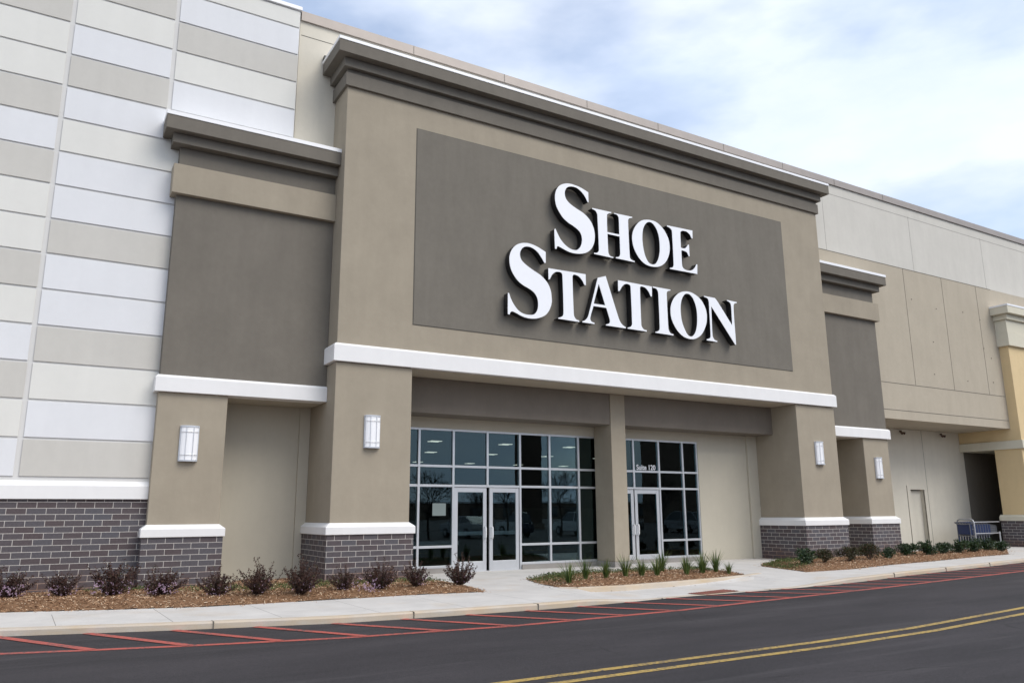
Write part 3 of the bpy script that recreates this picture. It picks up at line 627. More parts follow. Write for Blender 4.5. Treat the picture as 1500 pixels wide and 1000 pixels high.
# ---------------------------------------------------------------- sign letters
GL={"S2":[[[5.793,8.699,1],[5.791,8.382,1],[5.749,8.37,1],[5.647,8.515,0],[5.508,8.665,0],[5.336,8.748,0],[5.165,8.755,0],[5.047,8.699,0],[4.969,8.589,0],[4.95,8.484,0],[4.991,8.345,0],[5.128,8.23,0],[5.374,8.103,0],[5.623,7.989,0],[5.81,7.837,0],[5.926,7.647,0],[5.967,7.432,0],[5.963,7.239,0],[5.889,7.038,0],[5.761,6.88,0],[5.572,6.776,0],[5.355,6.723,0],[5.141,6.721,0],[4.96,6.76,0],[4.811,6.816,0],[4.706,6.843,0],[4.656,6.831,0],[4.626,6.793,0],[4.614,6.749,1],[4.554,6.755,1],[4.561,7.341,1],[4.596,7.341,1],[4.664,7.174,0],[4.767,7.015,0],[4.901,6.886,0],[5.067,6.821,0],[5.234,6.815,0],[5.372,6.843,0],[5.466,6.93,0],[5.511,7.044,0],[5.52,7.194,0],[5.488,7.339,0],[5.396,7.463,0],[5.243,7.55,0],[5.06,7.619,0],[4.894,7.717,0],[4.759,7.859,0],[4.664,8.02,0],[4.617,8.216,0],[4.624,8.408,0],[4.704,8.599,0],[4.842,8.746,0],[5.011,8.826,0],[5.197,8.858,0],[5.385,8.84,0],[5.573,8.788,0]]],"S1":[[[7.33,10.806,1],[7.331,10.492,1],[7.298,10.491,1],[7.206,10.646,0],[7.062,10.784,0],[6.889,10.862,0],[6.685,10.854,0],[6.562,10.787,0],[6.496,10.677,0],[6.487,10.561,0],[6.524,10.442,0],[6.642,10.327,0],[6.87,10.216,0],[7.116,10.122,0],[7.303,10.001,0],[7.431,9.847,0],[7.505,9.657,0],[7.522,9.457,0],[7.485,9.249,0],[7.375,9.054,0],[7.21,8.921,0],[7.004,8.85,0],[6.774,8.824,0],[6.575,8.84,0],[6.393,8.892,0],[6.24,8.94,0],[6.189,8.931,0],[6.163,8.853,1],[6.11,8.852,1],[6.1,9.429,1],[6.139,9.451,1],[6.22,9.299,0],[6.315,9.156,0],[6.452,9.033,0],[6.606,8.948,0],[6.762,8.92,0],[6.877,8.945,0],[6.981,9.037,0],[7.043,9.172,0],[7.059,9.325,0],[7.022,9.456,0],[6.938,9.553,0],[6.768,9.647,0],[6.597,9.715,0],[6.415,9.83,0],[6.277,9.991,0],[6.182,10.159,0],[6.144,10.351,0],[6.156,10.529,0],[6.222,10.694,0],[6.339,10.821,0],[6.498,10.901,0],[6.658,10.935,0],[6.832,10.932,0],[7.066,10.895,0]]],"H":[[[7.458,10.342,1],[8.165,10.346,1],[8.158,10.316,1],[8.081,10.293,0],[8.015,10.252,0],[7.995,10.183,0],[7.988,9.688,1],[8.44,9.69,1],[8.441,10.193,0],[8.419,10.265,0],[8.364,10.309,0],[8.256,10.318,1],[8.262,10.341,1],[8.967,10.349,1],[8.96,10.321,1],[8.872,10.291,0],[8.817,10.254,0],[8.796,10.195,0],[8.806,9.079,0],[8.823,9.007,0],[8.886,8.963,0],[8.99,8.943,1],[8.983,8.91,1],[8.274,8.924,1],[8.28,8.954,1],[8.383,8.982,0],[8.431,9.028,0],[8.448,9.105,0],[8.448,9.627,1],[7.991,9.631,1],[8.002,9.084,0],[8.024,9.003,0],[8.077,8.953,0],[8.183,8.941,1],[8.177,8.91,1],[7.478,8.923,1],[7.48,8.955,1],[7.579,8.975,0],[7.642,9.024,0],[7.66,9.1,0],[7.641,10.147,0],[7.623,10.218,0],[7.563,10.282,0],[7.452,10.313,1]]],"O1":[[[9.558,10.371,0],[9.311,10.293,0],[9.115,10.123,0],[8.977,9.9,0],[8.926,9.673,0],[8.961,9.418,0],[9.056,9.218,0],[9.218,9.028,0],[9.425,8.909,0],[9.691,8.88,0],[9.966,8.934,0],[10.195,9.087,0],[10.348,9.322,0],[10.414,9.578,0],[10.395,9.844,0],[10.284,10.071,0],[10.101,10.262,0],[9.859,10.374,0]],[[9.595,10.306,0],[9.468,10.211,0],[9.373,10.039,0],[9.334,9.811,0],[9.332,9.569,0],[9.367,9.335,0],[9.436,9.128,0],[9.549,8.983,0],[9.695,8.952,0],[9.82,9.005,0],[9.925,9.164,0],[9.992,9.374,0],[10.012,9.576,0],[10.005,9.82,0],[9.95,10.055,0],[9.85,10.216,0],[9.731,10.305,0]]],"E":[[[10.351,10.338,1],[11.417,10.357,1],[11.406,10.09,1],[11.368,10.088,1],[11.289,10.207,0],[11.164,10.276,0],[11.005,10.275,0],[10.916,10.236,0],[10.894,10.17,0],[10.885,9.692,1],[11.007,9.69,0],[11.096,9.728,0],[11.191,9.842,1],[11.235,9.854,1],[11.236,9.468,1],[11.193,9.465,1],[11.142,9.565,0],[11.045,9.606,0],[10.896,9.61,1],[10.897,9.12,0],[10.934,9.037,0],[11.044,8.987,0],[11.202,8.989,0],[11.35,9.045,0],[11.46,9.164,0],[11.504,9.243,1],[11.545,9.245,1],[11.523,8.925,1],[10.383,8.918,1],[10.38,8.95,1],[10.479,8.977,0],[10.53,9.029,0],[10.547,9.121,0],[10.547,10.119,0],[10.536,10.207,0],[10.478,10.264,0],[10.348,10.304,1]]],"T1":[[[5.874,8.239,1],[7.153,8.256,1],[7.155,7.928,1],[7.105,7.927,1],[7.033,8.045,0],[6.923,8.146,0],[6.787,8.185,0],[6.717,8.168,0],[6.69,8.101,0],[6.706,7.041,0],[6.723,6.95,0],[6.787,6.874,0],[6.885,6.855,1],[6.884,6.813,1],[6.179,6.822,1],[6.18,6.848,1],[6.277,6.885,0],[6.338,6.933,0],[6.359,7.019,0],[6.346,8.091,0],[6.323,8.162,0],[6.234,8.186,0],[6.112,8.161,0],[6.002,8.071,0],[5.915,7.922,1],[5.875,7.906,1]]],"A":[[[7.875,8.311,1],[8.297,7.11,0],[8.358,6.988,0],[8.446,6.902,0],[8.55,6.855,1],[8.548,6.816,1],[7.829,6.823,1],[7.831,6.851,1],[7.922,6.883,0],[7.976,6.932,0],[7.967,7.027,0],[7.863,7.346,1],[7.401,7.344,1],[7.281,6.997,0],[7.286,6.913,0],[7.334,6.867,0],[7.422,6.85,1],[7.421,6.814,1],[7.0,6.816,1],[6.996,6.843,1],[7.097,6.891,0],[7.169,6.962,0],[7.228,7.085,0],[7.585,8.213,1]],[[7.613,8.037,1],[7.827,7.421,1],[7.411,7.416,1]]],"T2":[[[8.326,8.251,1],[9.62,8.239,1],[9.602,7.921,1],[9.557,7.921,1],[9.489,8.051,0],[9.369,8.158,0],[9.232,8.188,0],[9.162,8.162,0],[9.15,8.093,0],[9.144,7.032,0],[9.159,6.946,0],[9.231,6.867,0],[9.345,6.847,1],[9.343,6.809,1],[8.621,6.819,1],[8.622,6.845,1],[8.731,6.885,0],[8.788,6.946,0],[8.799,7.024,0],[8.794,8.076,0],[8.779,8.151,0],[8.699,8.184,0],[8.59,8.169,0],[8.479,8.086,0],[8.374,7.929,1],[8.32,7.915,1]]],"I":[[[9.654,8.25,1],[10.362,8.246,1],[10.361,8.218,1],[10.272,8.195,0],[10.218,8.157,0],[10.2,8.093,0],[10.198,7.021,0],[10.221,6.935,0],[10.279,6.863,0],[10.393,6.842,1],[10.39,6.804,1],[9.678,6.812,1],[9.68,6.84,1],[9.77,6.866,0],[9.835,6.913,0],[9.856,6.993,0],[9.862,8.035,0],[9.845,8.135,0],[9.792,8.195,0],[9.657,8.21,1]]],"O2":[[[10.951,8.273,0],[10.721,8.196,0],[10.514,8.026,0],[10.376,7.812,0],[10.32,7.589,0],[10.345,7.334,0],[10.442,7.131,0],[10.608,6.935,0],[10.821,6.809,0],[11.07,6.767,0],[11.298,6.806,0],[11.538,6.952,0],[11.715,7.191,0],[11.813,7.445,0],[11.816,7.734,0],[11.73,7.945,0],[11.57,8.125,0],[11.348,8.239,0],[11.151,8.285,0]],[[11.017,8.209,0],[10.9,8.144,0],[10.795,7.976,0],[10.741,7.751,0],[10.736,7.511,0],[10.77,7.277,0],[10.853,7.071,0],[10.967,6.9,0],[11.09,6.849,0],[11.206,6.894,0],[11.316,7.036,0],[11.382,7.24,0],[11.41,7.463,0],[11.408,7.705,0],[11.354,7.941,0],[11.266,8.106,0],[11.145,8.2,0]]],"N":[[[11.753,8.239,1],[12.224,8.231,1],[12.307,8.156,0],[12.92,7.408,1],[12.929,8.01,0],[12.914,8.123,0],[12.853,8.183,0],[12.758,8.209,1],[12.76,8.239,1],[13.194,8.224,1],[13.191,8.193,1],[13.096,8.165,0],[13.043,8.094,0],[13.027,7.749,0],[13.037,6.791,1],[13.0,6.787,1],[12.038,7.941,1],[12.02,7.005,0],[12.042,6.919,0],[12.11,6.849,0],[12.211,6.827,1],[12.208,6.794,1],[11.762,6.801,1],[11.765,6.835,1],[11.863,6.867,0],[11.925,6.911,0],[11.941,6.996,0],[11.95,7.952,0],[11.946,8.086,0],[11.909,8.17,0],[11.751,8.212,1]]]}
SG=thing('store_sign','large white serif letters with black sides spelling SHOE STATION on the dark panel','sign',(9,-.016,8.8))
def smooth_contour(c):
    n=len(c); out=[]
    for i in range(n):
        p0,p1,p2,p3=c[i-1],c[i],c[(i+1)%n],c[(i+2)%n]
        if p1[2] and p2[2]: out.append((p1[0],p1[1])); continue
        def tan(a,b,d,sh,fallback): 
            return fallback if sh else ((d[0]-a[0])*.5,(d[1]-a[1])*.5)
        L=math.hypot(p2[0]-p1[0],p2[1]-p1[1])
        def norm(a,b,d):
            v=(d[0]-a[0],d[1]-a[1]); l=math.hypot(*v) or 1; return (v[0]/l*L,v[1]/l*L)
        m1=(p2[0]-p1[0],p2[1]-p1[1]) if p1[2] else norm(p0,p1,p2)
        m2=(p2[0]-p1[0],p2[1]-p1[1]) if p2[2] else norm(p1,p2,p3)
        for k in range(6):
            t=k/6;h1=2*t**3-3*t*t+1;h2=t**3-2*t*t+t;h3=-2*t**3+3*t*t;h4=t**3-t*t
            out.append(tuple(h1*p1[a]+h2*m1[a]+h3*p2[a]+h4*m2[a] for a in (0,1)))
    return out
def glyph_mesh(cs,y0,y1,grow=0):
    cu=bpy.data.curves.new('g','CURVE'); cu.dimensions='2D'; cu.fill_mode='BOTH'; cu.extrude=(y1-y0)/2; cu.offset=grow
    for c in cs:
        sp=cu.splines.new('POLY'); sp.points.add(len(c)-1); sp.use_cyclic_u=True
        for q,(x,z) in zip(sp.points,c): q.co=(x,z,0,1)
    tmp=bpy.data.objects.new('tmp',cu); me=bpy.data.meshes.new_from_object(tmp); bpy.data.objects.remove(tmp)
    for v in me.vertices: v.co=(v.co.x,(y0+y1)/2-v.co.z,v.co.y)
    return me
for k,ch in (('S1','S'),('H','H'),('O1','O'),('E','E'),('S2','S'),('T1','T'),('A','A'),('T2','T'),('I','I'),('O2','O'),('N','N')):
    cs=[smooth_contour(c) for c in GL[k]]
    cx=sum(p[0] for p in cs[0])/len(cs[0]); cz=min(p[1] for p in cs[0])
    cs=[[(x-cx,z-cz) for x,z in c] for c in cs]
    me=glyph_mesh(cs,-.270,-.06); me.materials.append(M['black']); o=bpy.data.objects.new('letter',me); COL.objects.link(o); o.parent=SG; o.location=(cx-9,.016,cz-8.8)
    me=glyph_mesh(cs,-.282,-.271,0); me.materials.append(M['face']); f=bpy.data.objects.new('letter_face',me); COL.objects.link(f); f.parent=o
    wb=min(p[0] for p in cs[0]); 
    # fixing spacers behind the letter and a small drain screw near its foot
    sp_=MB(); pts=cs[0]; top=max(p[1] for p in pts)
    for fx,fz in ((.0,.25),(.0,.8)):
        cand=min(pts,key=lambda p:abs(p[1]-fz*top)+abs(p[0]-wb)*.5)
        sp_.tube([(cand[0]+.1,-.07,cand[1]),(cand[0]+.1,-.014,cand[1])],.02,6)
    sp_.build('spacer',M['black'],o)

# ---------------------------------------------------------------- wall lamps
def make_lamp():
    r=thing('wall_lamp','x','wall lamp')
    MB().box(-.20,.20,-.03,0,0,.78).build('back_plate',M['alu'],r,bevel=.004)
    def arc(h,n=10): return [(-h*cos(pi*k/n) if False else -h+2*h*k/n, -.035-.085*math.sqrt(max(0,1-((-1+2*k/n)**2)*.86))) for k in range(n+1)]
    A=arc(.175); d=MB()
    for k in range(len(A)-1):
        d.v+=[(A[k][0],A[k][1],.035),(A[k+1][0],A[k+1][1],.035),(A[k+1][0],A[k+1][1],.745),(A[k][0],A[k][1],.745)]; i=len(d.v)-4; d.f.append([i,i+1,i+2,i+3]); d.m.append(0)
    d.face([(A[0][0],-.03,.035),(A[0][0],A[0][1],.035),(A[0][0],A[0][1],.745),(A[0][0],-.03,.745)]); d.face([(A[-1][0],A[-1][1],.035),(A[-1][0],-.03,.035),(A[-1][0],-.03,.745),(A[-1][0],A[-1][1],.745)])
    d.build('diffuser',M['diff'],r,smooth=False)
    B=arc(.185)
    for z0,z1 in ((0,.035),(.745,.78)):
        c=MB(); pr=[(-.185,-.03)]+[(x,y-.01) for x,y in B]+[(.185,-.03)]; n=len(pr)
        c.v=[(x,y,z0) for x,y in pr]+[(x,y,z1) for x,y in pr]; c.f=[list(range(n))[::-1],list(range(n,2*n))]+[[i,(i+1)%n,n+(i+1)%n,n+i] for i in range(n)]; c.m=[0]*len(c.f)
        c.build('end_cap',M['alu'],r)
    g=MB()
    for z in (.14,.64): g.tube([(x,y-.012,z) for x,y in B],.006,6)
    for k in (3,7): g.tube([(B[k][0],B[k][1]-.012,.03),(B[k][0],B[k][1]-.012,.75)],.006,6)
    g.build('cage',M['alu'],r); return r
L0=make_lamp(); LL=[L0,copy_tree(L0),copy_tree(L0),copy_tree(L0)]
for o,(x,y,z,lab) in zip(LL,((-3.03,WY,2.70,'white glass wall lamp on the left wing pier, beside the pale panelled wall'),(.94,0,3.08,'white glass wall lamp on the big pier left of the entrance glass'),(16.92,0,3.09,'white glass wall lamp on the big pier right of the entrance glass'),(21.03,WY,2.72,'white glass wall lamp on the narrow outer pier, farthest right of the lamps'))):
    o.location=(x,y-.001,z); o['label']=lab; o['group']='wall lamps on the piers'
# flood lights under the overhang
def make_sec():
    r=thing('security_light','x','security light')
    MB().tube([(0,-.02,.0),(0,-.02,-.07)],.05,10).build('mount',M['rust'],r)
    MB().tube([(-.03,-.05,-.09),(-.11,-.16,-.14)],[.035,.06],10).build('head',M['rust'],r); MB().tube([(.03,-.05,-.09),(.11,-.16,-.14)],[.035,.06],10).build('head',M['rust'],r)
    return r
a=make_sec(); a.location=(26.6,3.3,5.0); a['label']='small brown twin security light high on the alcove wall, nearer the brick pier'; a['group']='security lights in the alcove'
b=copy_tree(a); b.location=(29.6,3.3,5.0); b['label']='small brown twin security light high on the alcove wall, above the carts'

# ---------------------------------------------------------------- cart corral and carts
hp=thing('cart_rail','bent steel tube rail standing in the alcove at the end of the cart row','cart rail',(28.3,1.9,0))
hp_=MB().tube([(0,-.36,0),(0,-.36,1.05),(0,-.32,1.15),(0,-.22,1.19),(0,.22,1.19),(0,.32,1.15),(0,.36,1.05),(0,.36,0)],.03,10); hp_.build('hoop',M['steel'],hp,smooth=True)
for z_ in (.50,.78,1.04): MB().tube([(0,-.34,z_),(0,.34,z_)],.02,8).build('cross_rail',M['steel'],hp)
for z_ in (.22,.60,1.07): MB().tube([(0,-.36,z_),(1.92,-.36,z_)],.022,8).build('side_rail',M['steel'],hp)
MB().tube([(1.86,-.36,0),(1.86,-.36,.66)],.03,8).build('end_post',M['steel'],hp)
def make_cart():
    r=thing('shopping_cart','x','shopping cart')
    # basket: tapering wire cage, open at the top; cart points along +x
    xr,xf=.12,.92; zr0,zf0,zr1,zf1=.52,.60,1.0,.90; wr,wf=.28,.20
    P=lambda t,v:( xr+(xf-xr)*t, (wr+(wf-wr)*t), (zr0+(zf0-zr0)*t)+((zr1+(zf1-zr1)*t)-(zr0+(zf0-zr0)*t))*v)
    bk=MB()
    for sgn in (-1,1):
        for k in range(13):
            t=k/12; a=P(t,0);c=P(t,1); bk.tube([(a[0],sgn*a[1],a[2]),(c[0],sgn*c[1],c[2])],.006,4)
        for v in (0,.25,.5,.75,1): a=P(0,v);c=P(1,v); bk.tube([(a[0],sgn*a[1],a[2]),(c[0],sgn*c[1],c[2])],.006,4)
    for t in (0,.25,.5,.75,1): a=P(t,0); bk.tube([(a[0],-a[1],a[2]),(a[0],a[1],a[2])],.005,4)
    for v in (.3,.6,1): a=P(1,v); bk.tube([(a[0],-a[1],a[2]),(a[0],a[1],a[2])],.005,4)
    for q in (-.12,0,.12): bk.tube([(xf,q,zf0),(xf,q,zf1)],.005,4)
    bk.build('basket',M['cartwire'],r)
    bl=MB(); 
    for sgn in (-1,1):
        for (v0,v1) in ((.02,.98),):
            y=wr+.004
            bl.v+=[(xr+.02,sgn*y,zr0+.02),(xr+.19,sgn*(y-.018),zr0+.04),(xr+.19,sgn*(y-.018),zr1-.04),(xr+.02,sgn*y,zr1-.02)]; i=len(bl.v)-4
            bl.v+=[(a,b_-sgn*.012,c) for a,b_,c in bl.v[i:i+4]]
            for f in ([0,1,2,3],[7,6,5,4],[0,4,5,1],[1,5,6,2],[2,6,7,3],[3,7,4,0]): bl.f.append([i+q for q in f]); bl.m.append(0)
    bl.box(xr-.01,xr+.01,-.25,.25,zr0+.05,zr1-.05)
    bl.build('plastic_panel',M['blue'],r)
    fm=MB()
    for s in (-1,1):
        fm.tube([(.02,s*.27,1.04),(.12,s*.27,.98),(.14,s*.27,.5),(.22,s*.27,.20),(.86,s*.20,.16)],.017,6)
        fm.tube([(.14,s*.27,.5),(.10,s*.27,.14)],.013,6)
    fm.tube([(.2,-.27,.2),(.2,.27,.2)],.01,6).tube([(.86,-.2,.16),(.86,.2,.16)],.01,6)
    fm.build('frame',M['cartwire'],r)
    fm=MB()
    for k in range(9):
        yy=-.2+.05*k; fm.tube([(.2,yy,.21),(.84,yy*.8,.17)],.007,4)
    for s in (-1,1): fm.box(.13,.19,min(s*.24,s*.262),max(s*.24,s*.262),.10,.52)
    fm.build('lower_tray',M['blue'],r)
    MB().tube([(0,-.29,1.05),(0,.29,1.05)],.022,8).build('handle',M['blue'],r,smooth=True)
    for x,y in ((.14,.26),(.14,-.26),(.84,.2),(.84,-.2)):
        wm=MB().tube([(x,y-.012,.06),(x,y+.012,.06)],.06,12); wm.build('wheel',M['rubber'],r)
    return r
c0=make_cart(); NCT=8; ords=['first','second','third','fourth','fifth','sixth','seventh','last']
for k in range(NCT):
    c=c0 if k==0 else copy_tree(c0)
    c.location=(28.0+k*.19,1.90,0); c['group']='shopping carts nested in a row'
    c['label']='blue and silver cart, %s in the nested row counting from the steel rail'%ords[k] if k<7 else 'blue and silver shopping cart at the far end of the nested row'

# ---------------------------------------------------------------- plants
def leaf(mb,p,d,n,l,w,t):
    """a small leaf: diamond quad"""
    s=d.cross(n).normalized()*w/2; m=p+d*l*.45
    i=len(mb.v); mb.v+=[tuple(p),tuple(m+s),tuple(p+d*l),tuple(m-s)]; mb.f.append([i,i+1,i+2,i+3]); mb.m.append(0); mb.tone+=[t]*4
def rv(rng): 
    while True:
        v=Vector((rng.uniform(-1,1),rng.uniform(-1,1),rng.uniform(-1,1)))
        if .1<v.length<1: return v.normalized()
def purple(seed,h=.66,w=.44,flowers=60,spikes=5):
    rng=random.Random(seed); fo=MB();fo.tone=[];st=MB();fl=MB();fl.tone=[]
    def stemleaf(a0,lean,length,dens,ls):
        pts=[];p=Vector((rng.uniform(-.05,.05),rng.uniform(-.05,.05),0)); d=Vector((cos(a0)*sin(lean),sin(a0)*sin(lean),cos(lean)))
        n=int(length/.05)+2
        for k in range(n):
            pts.append(p.copy()); d=(d+Vector((0,0,.05))+rv(rng)*.10).normalized(); p=p+d*.05
        st.tube(pts,[.006*(1-k/len(pts))+.0018 for k in range(len(pts))],4)
        for k,q in enumerate(pts[1:]):
            for _ in range(dens):
                dd=(rv(rng)+Vector((0,0,.35))).normalized()
                leaf(fo,q+rv(rng)*.018,dd,rv(rng),rng.uniform(.6,1.3)*ls,rng.uniform(.35,.6)*ls,min(1,max(0,rng.gauss(.45,.25)+.15*(q.z/h-.5))))
        return pts
    for k in range(40):
        a=rng.uniform(0,2*pi); lean=rng.uniform(.15,1.3); ln=rng.uniform(.6,1)*(h*.72*cos(lean)+w*1.05*sin(lean))
        stemleaf(a,lean,ln,7,.048)
    for k in range(spikes):
        a=rng.uniform(0,2*pi); stemleaf(a,rng.uniform(.02,.45),h*rng.uniform(1.05,1.6),4,.040)
    for k in range(int(spikes*1.6)):
        a=rng.uniform(0,2*pi); stemleaf(a,rng.uniform(.6,1.05),w*rng.uniform(1.1,1.5),4,.042)
    for k in range(flowers):
        a=rng.gauss(-pi/2-.1,.9); z=rng.uniform(.12,.75)*h*.8; r=w*rng.uniform(.75,1.05)*.72*math.sqrt(max(.1,1-(z/h-.3)**2*1.6))
        c=Vector((cos(a)*r,sin(a)*r,z))
        for _ in range(5): leaf(fl,c,(rv(rng)+Vector((cos(a),sin(a),.2))*.5).normalized(),rv(rng),rng.uniform(.022,.04),.010,rng.random())
    return fo,st,fl
def gz(P,x,y,amp): return bedh(P,x,y,amp)-.01
protos=[]
for s,(fl,sp,h) in enumerate(((75,3,.42),(45,5,.46),(14,7,.52),(20,5,.47))):
    fo,st,f=purple(s+11,h=h,flowers=fl,spikes=sp); protos.append((fo,st,f))
SH=[(-6.05,-.35,0,.95,'purple-leaved shrub with many pink flowers, cut by the left edge of the view'),
(-5.2,-.5,1,.95,'purple-leaved shrub second from the left edge, standing in front of the brick wall'),
(-4.38,-.85,1,1.05,'tall purple-leaved shrub in front of the left end of the narrow brick pier base'),
(-3.62,-1.5,0,.95,'purple-leaved shrub full of pink flowers before the narrow left brick pier'),
(-2.75,-2.1,3,.92,'purple-leaved shrub in front of the right corner of the narrow left brick pier'),
(-2.05,-2.3,2,.92,'spiky purple-leaved shrub in front of the cream recessed wall'),
(-1.31,-2.5,2,.95,'purple-leaved shrub at the left corner of the big left brick pier'),
(-.40,-2.3,3,.88,'purple-leaved shrub before the big left brick pier, pink flowers at its right foot'),
(.25,-2.5,2,.88,'purple-leaved shrub before the middle of the big left brick pier'),
(1.05,-2.5,3,.85,'purple-leaved shrub at the right corner of the big left brick pier'),
(1.98,-2.6,2,.85,'purple-leaved shrub at the right tip of the left mulch bed, beside the entrance path')]
made={}
for k,(x,y,pi_,sc,lab) in enumerate(SH):
    if pi_ not in made:
        fo,st,fl=protos[pi_]; r=thing('purple_shrub',lab,'shrub',group='purple shrubs in the left mulch bed')
        fo.build('foliage',M['purp'],r); st.build('stems',M['stem'],r); fl.build('flowers',M['petal'],r); made[pi_]=r
    else:
        r=copy_tree(made[pi_]); r['label']=lab; r.rotation_euler=(0,0,random.uniform(-.9,.9))
    r.location=(x,y,gz(B1,x,y,.10)); q_=(.90,.84,1.04,.92,.86,.98,.95,.80,.92,.86,.98)[k]; r.scale=(sc*q_*1.06,sc*q_*1.06,sc*q_*(1.0+random.uniform(-.06,.08)))
# a loose spray of flowers by the eighth shrub
fl=MB();fl.tone=[];rng=random.Random(5)
for k in range(60):
    c=Vector((rng.gauss(0,.14),rng.gauss(0,.08),abs(rng.gauss(.12,.09))+.02))
    for _ in range(6): leaf(fl,c,rv(rng),rv(rng),rng.uniform(.02,.036),.008,rng.random())
o=fl.build('flowering_sprig',M['petal']); o.location=(.0,-2.72,gz(B1,0,-2.72,.10)); tag(o,'loose cluster of pink flowers lying low in front of the big left brick pier','flowers')

def bush(seed,mat,h=.36,w=.21,n=520,ls=.055):
    rng=random.Random(seed); fo=MB();fo.tone=[];st=MB()
    cl=[Vector((rng.gauss(0,w*.5),rng.gauss(0,w*.5),h*rng.uniform(.3,.85))) for _ in range(14)]
    for c in cl: st.tube([(0,0,0),(c.x*.5,c.y*.5,c.z*.6),tuple(c)],[.007,.005,.002],4)
    for k in range(n):
        c=rng.choice(cl); d=rv(rng); p=c+d*rng.uniform(.02,.10)
        if p.z<.01: p.z=.02
        leaf(fo,p,(d+rv(rng)*.6+Vector((0,0,.2))).normalized(),rv(rng),ls*rng.uniform(.7,1.3),ls*.5,min(1,max(0,rng.gauss(.45,.25))))
    return fo,st
GP=[]
for s,mt in ((1,'green'),(2,'green'),(3,'nandina')):
    fo,st=bush(s,mt,h=.40 if mt=='green' else .46,n=1100 if mt=='green' else 1500,ls=.065 if mt=='green' else .05); GP.append((fo,st,mt))
GS=[(12.93,-2.44,0,1.0,'dark green shrub at the left end of the right mulch bed'),(14.0,-2.2,2,.85,'reddish green shrub second from the left in the right mulch bed'),
(15.1,-2.2,2,.95,'reddish green shrub before the big right brick pier, right of its near corner'),(16.3,-2.0,2,1.05,'tallest reddish green shrub, in front of the gap between the two right brick piers'),
(17.4,-1.9,0,.8,'small dark green shrub before the outer right brick pier'),(19.2,-1.3,1,1.0,'dark green shrub below the alcove wall, just right of the outer brick pier'),
(20.1,-1.5,0,1.1,'dark green shrub in front of the alcove side door'),(21.4,-1.25,1,.95,'dark green shrub just right of the alcove side door'),
(22.2,-1.3,0,1.05,'dark green shrub between the side door and the steel cart rail'),(23.3,-1.2,1,1.0,'dark green shrub in front of the steel cart rail'),
(24.5,-1.0,0,1.05,'dark green shrub in front of the nested carts'),(25.7,-.85,1,1.0,'dark green shrub at the far right tip of the right mulch bed')]
made={}
for x,y,k,sc,lab in GS:
    if k not in made:
        fo,st,mt=GP[k]; r=thing('green_shrub',lab,'shrub',group='low shrubs in the right mulch bed'); fo.build('foliage',M[mt],r); st.build('stems',M['stem'],r); made[k]=r
    else: r=copy_tree(made[k]); r['label']=lab; r.rotation_euler=(0,0,random.uniform(0,6))
    r.location=(x,y,gz(B3,x,y,.10)); r.scale=(sc*1.1,sc*1.1,sc)
def tuft(seed,n=75,h=.58):
    rng=random.Random(seed); b=MB();b.tone=[]
    for _ in range(n):
        a=rng.uniform(0,2*pi); ln=h*rng.uniform(.55,1.1); lean=abs(rng.gauss(.38,.34)); w=rng.uniform(.011,.019); t=rng.random()
        p=Vector((cos(a)*rng.uniform(0,.05),sin(a)*rng.uniform(0,.05),0)); side=Vector((-sin(a),cos(a),0)); seg=5
        for k in range(seg+1):
            q=k/seg; ang=lean*(.4+1.1*q); ww=w*(1-q**2)/2+.0008
            b.v+=[tuple(p-side*ww),tuple(p+side*ww)]; b.tone+=[t,t]
            if k<seg: i=len(b.v)-2; b.f.append([i,i+1,i+3,i+2]); b.m.append(0)
            p=p+Vector((cos(a)*sin(ang),sin(a)*sin(ang),cos(ang)))*ln/seg
    return b
T=[tuft(1),tuft(2,60,.62),tuft(3,90,.55)]
TS=[(4.38,-3.15,0,1.0),(4.98,-2.95,1,1.0),(5.66,-2.8,2,1.0),(6.15,-2.9,1,1.05),(6.6,-2.95,2,1.0),(7.05,-2.95,0,1.0),(7.95,-2.1,1,1.05),(7.93,-3.0,2,1.08),(8.5,-2.95,0,1.12),(9.1,-2.8,1,1.05),(9.35,-3.0,2,.7)]
made={}
tl=['broad-bladed grass tuft farthest left in the middle bed, just right of the open doors','loose grass tuft second from the left in the middle bed','upright grass tuft third from the left in the middle bed, before the entrance column base','wide spreading grass tuft fourth from the left in the middle bed','grass tuft fifth from the left in the middle bed, before the right hand door','grass tuft sixth from the left in the middle bed','loose grass tuft growing farther back in the middle bed, near the storefront sill','upright grass tuft eighth from the left in the middle bed','largest dense grass tuft, third from the right end of the middle bed','tall grass tuft second from the right end of the middle bed','smallest grass tuft at the right tip of the middle bed']
for (x,y,k,sc),lab in zip(TS,tl):
    if k not in made: r=T[k].build('grass_tuft',M['blade']); tag(r,lab,'grass tuft',group='grass tufts in the middle bed'); made[k]=r
    else: r=made[k].copy(); COL.objects.link(r); r['label']=lab; r.rotation_euler=(0,0,random.uniform(0,6))
    r.location=(x,y,gz(B2,x,y,.09)); r.scale=(sc*1.05,sc*1.05,sc*.84)
def cover(name,P,amp,spots,n):
    mb=MB();mb.tone=[];rng=random.Random(9)
    for _ in range(n):
        x0,y0,rx,ry=rng.choice(spots); x=rng.gauss(x0,rx);y=rng.gauss(y0,ry)
        if not inside(P,x,y): continue
        z=bedh(P,x,y,amp)+rng.uniform(0,.07); leaf(mb,Vector((x,y,z)),(rv(rng)+Vector((0,0,.3))).normalized(),rv(rng),rng.uniform(.025,.05),.018,rng.random())
    tag(mb.build(name,M['cover']),kind='stuff')
cover('ground_cover',B1,.10,[(-4.0,.1,.4,.2),(-1.6,-1.5,.5,.3),(-.6,-1.0,.5,.25),(.2,-1.2,.5,.25),(1.5,-1.5,.4,.3),(-2.5,-.9,.4,.2)],4500)
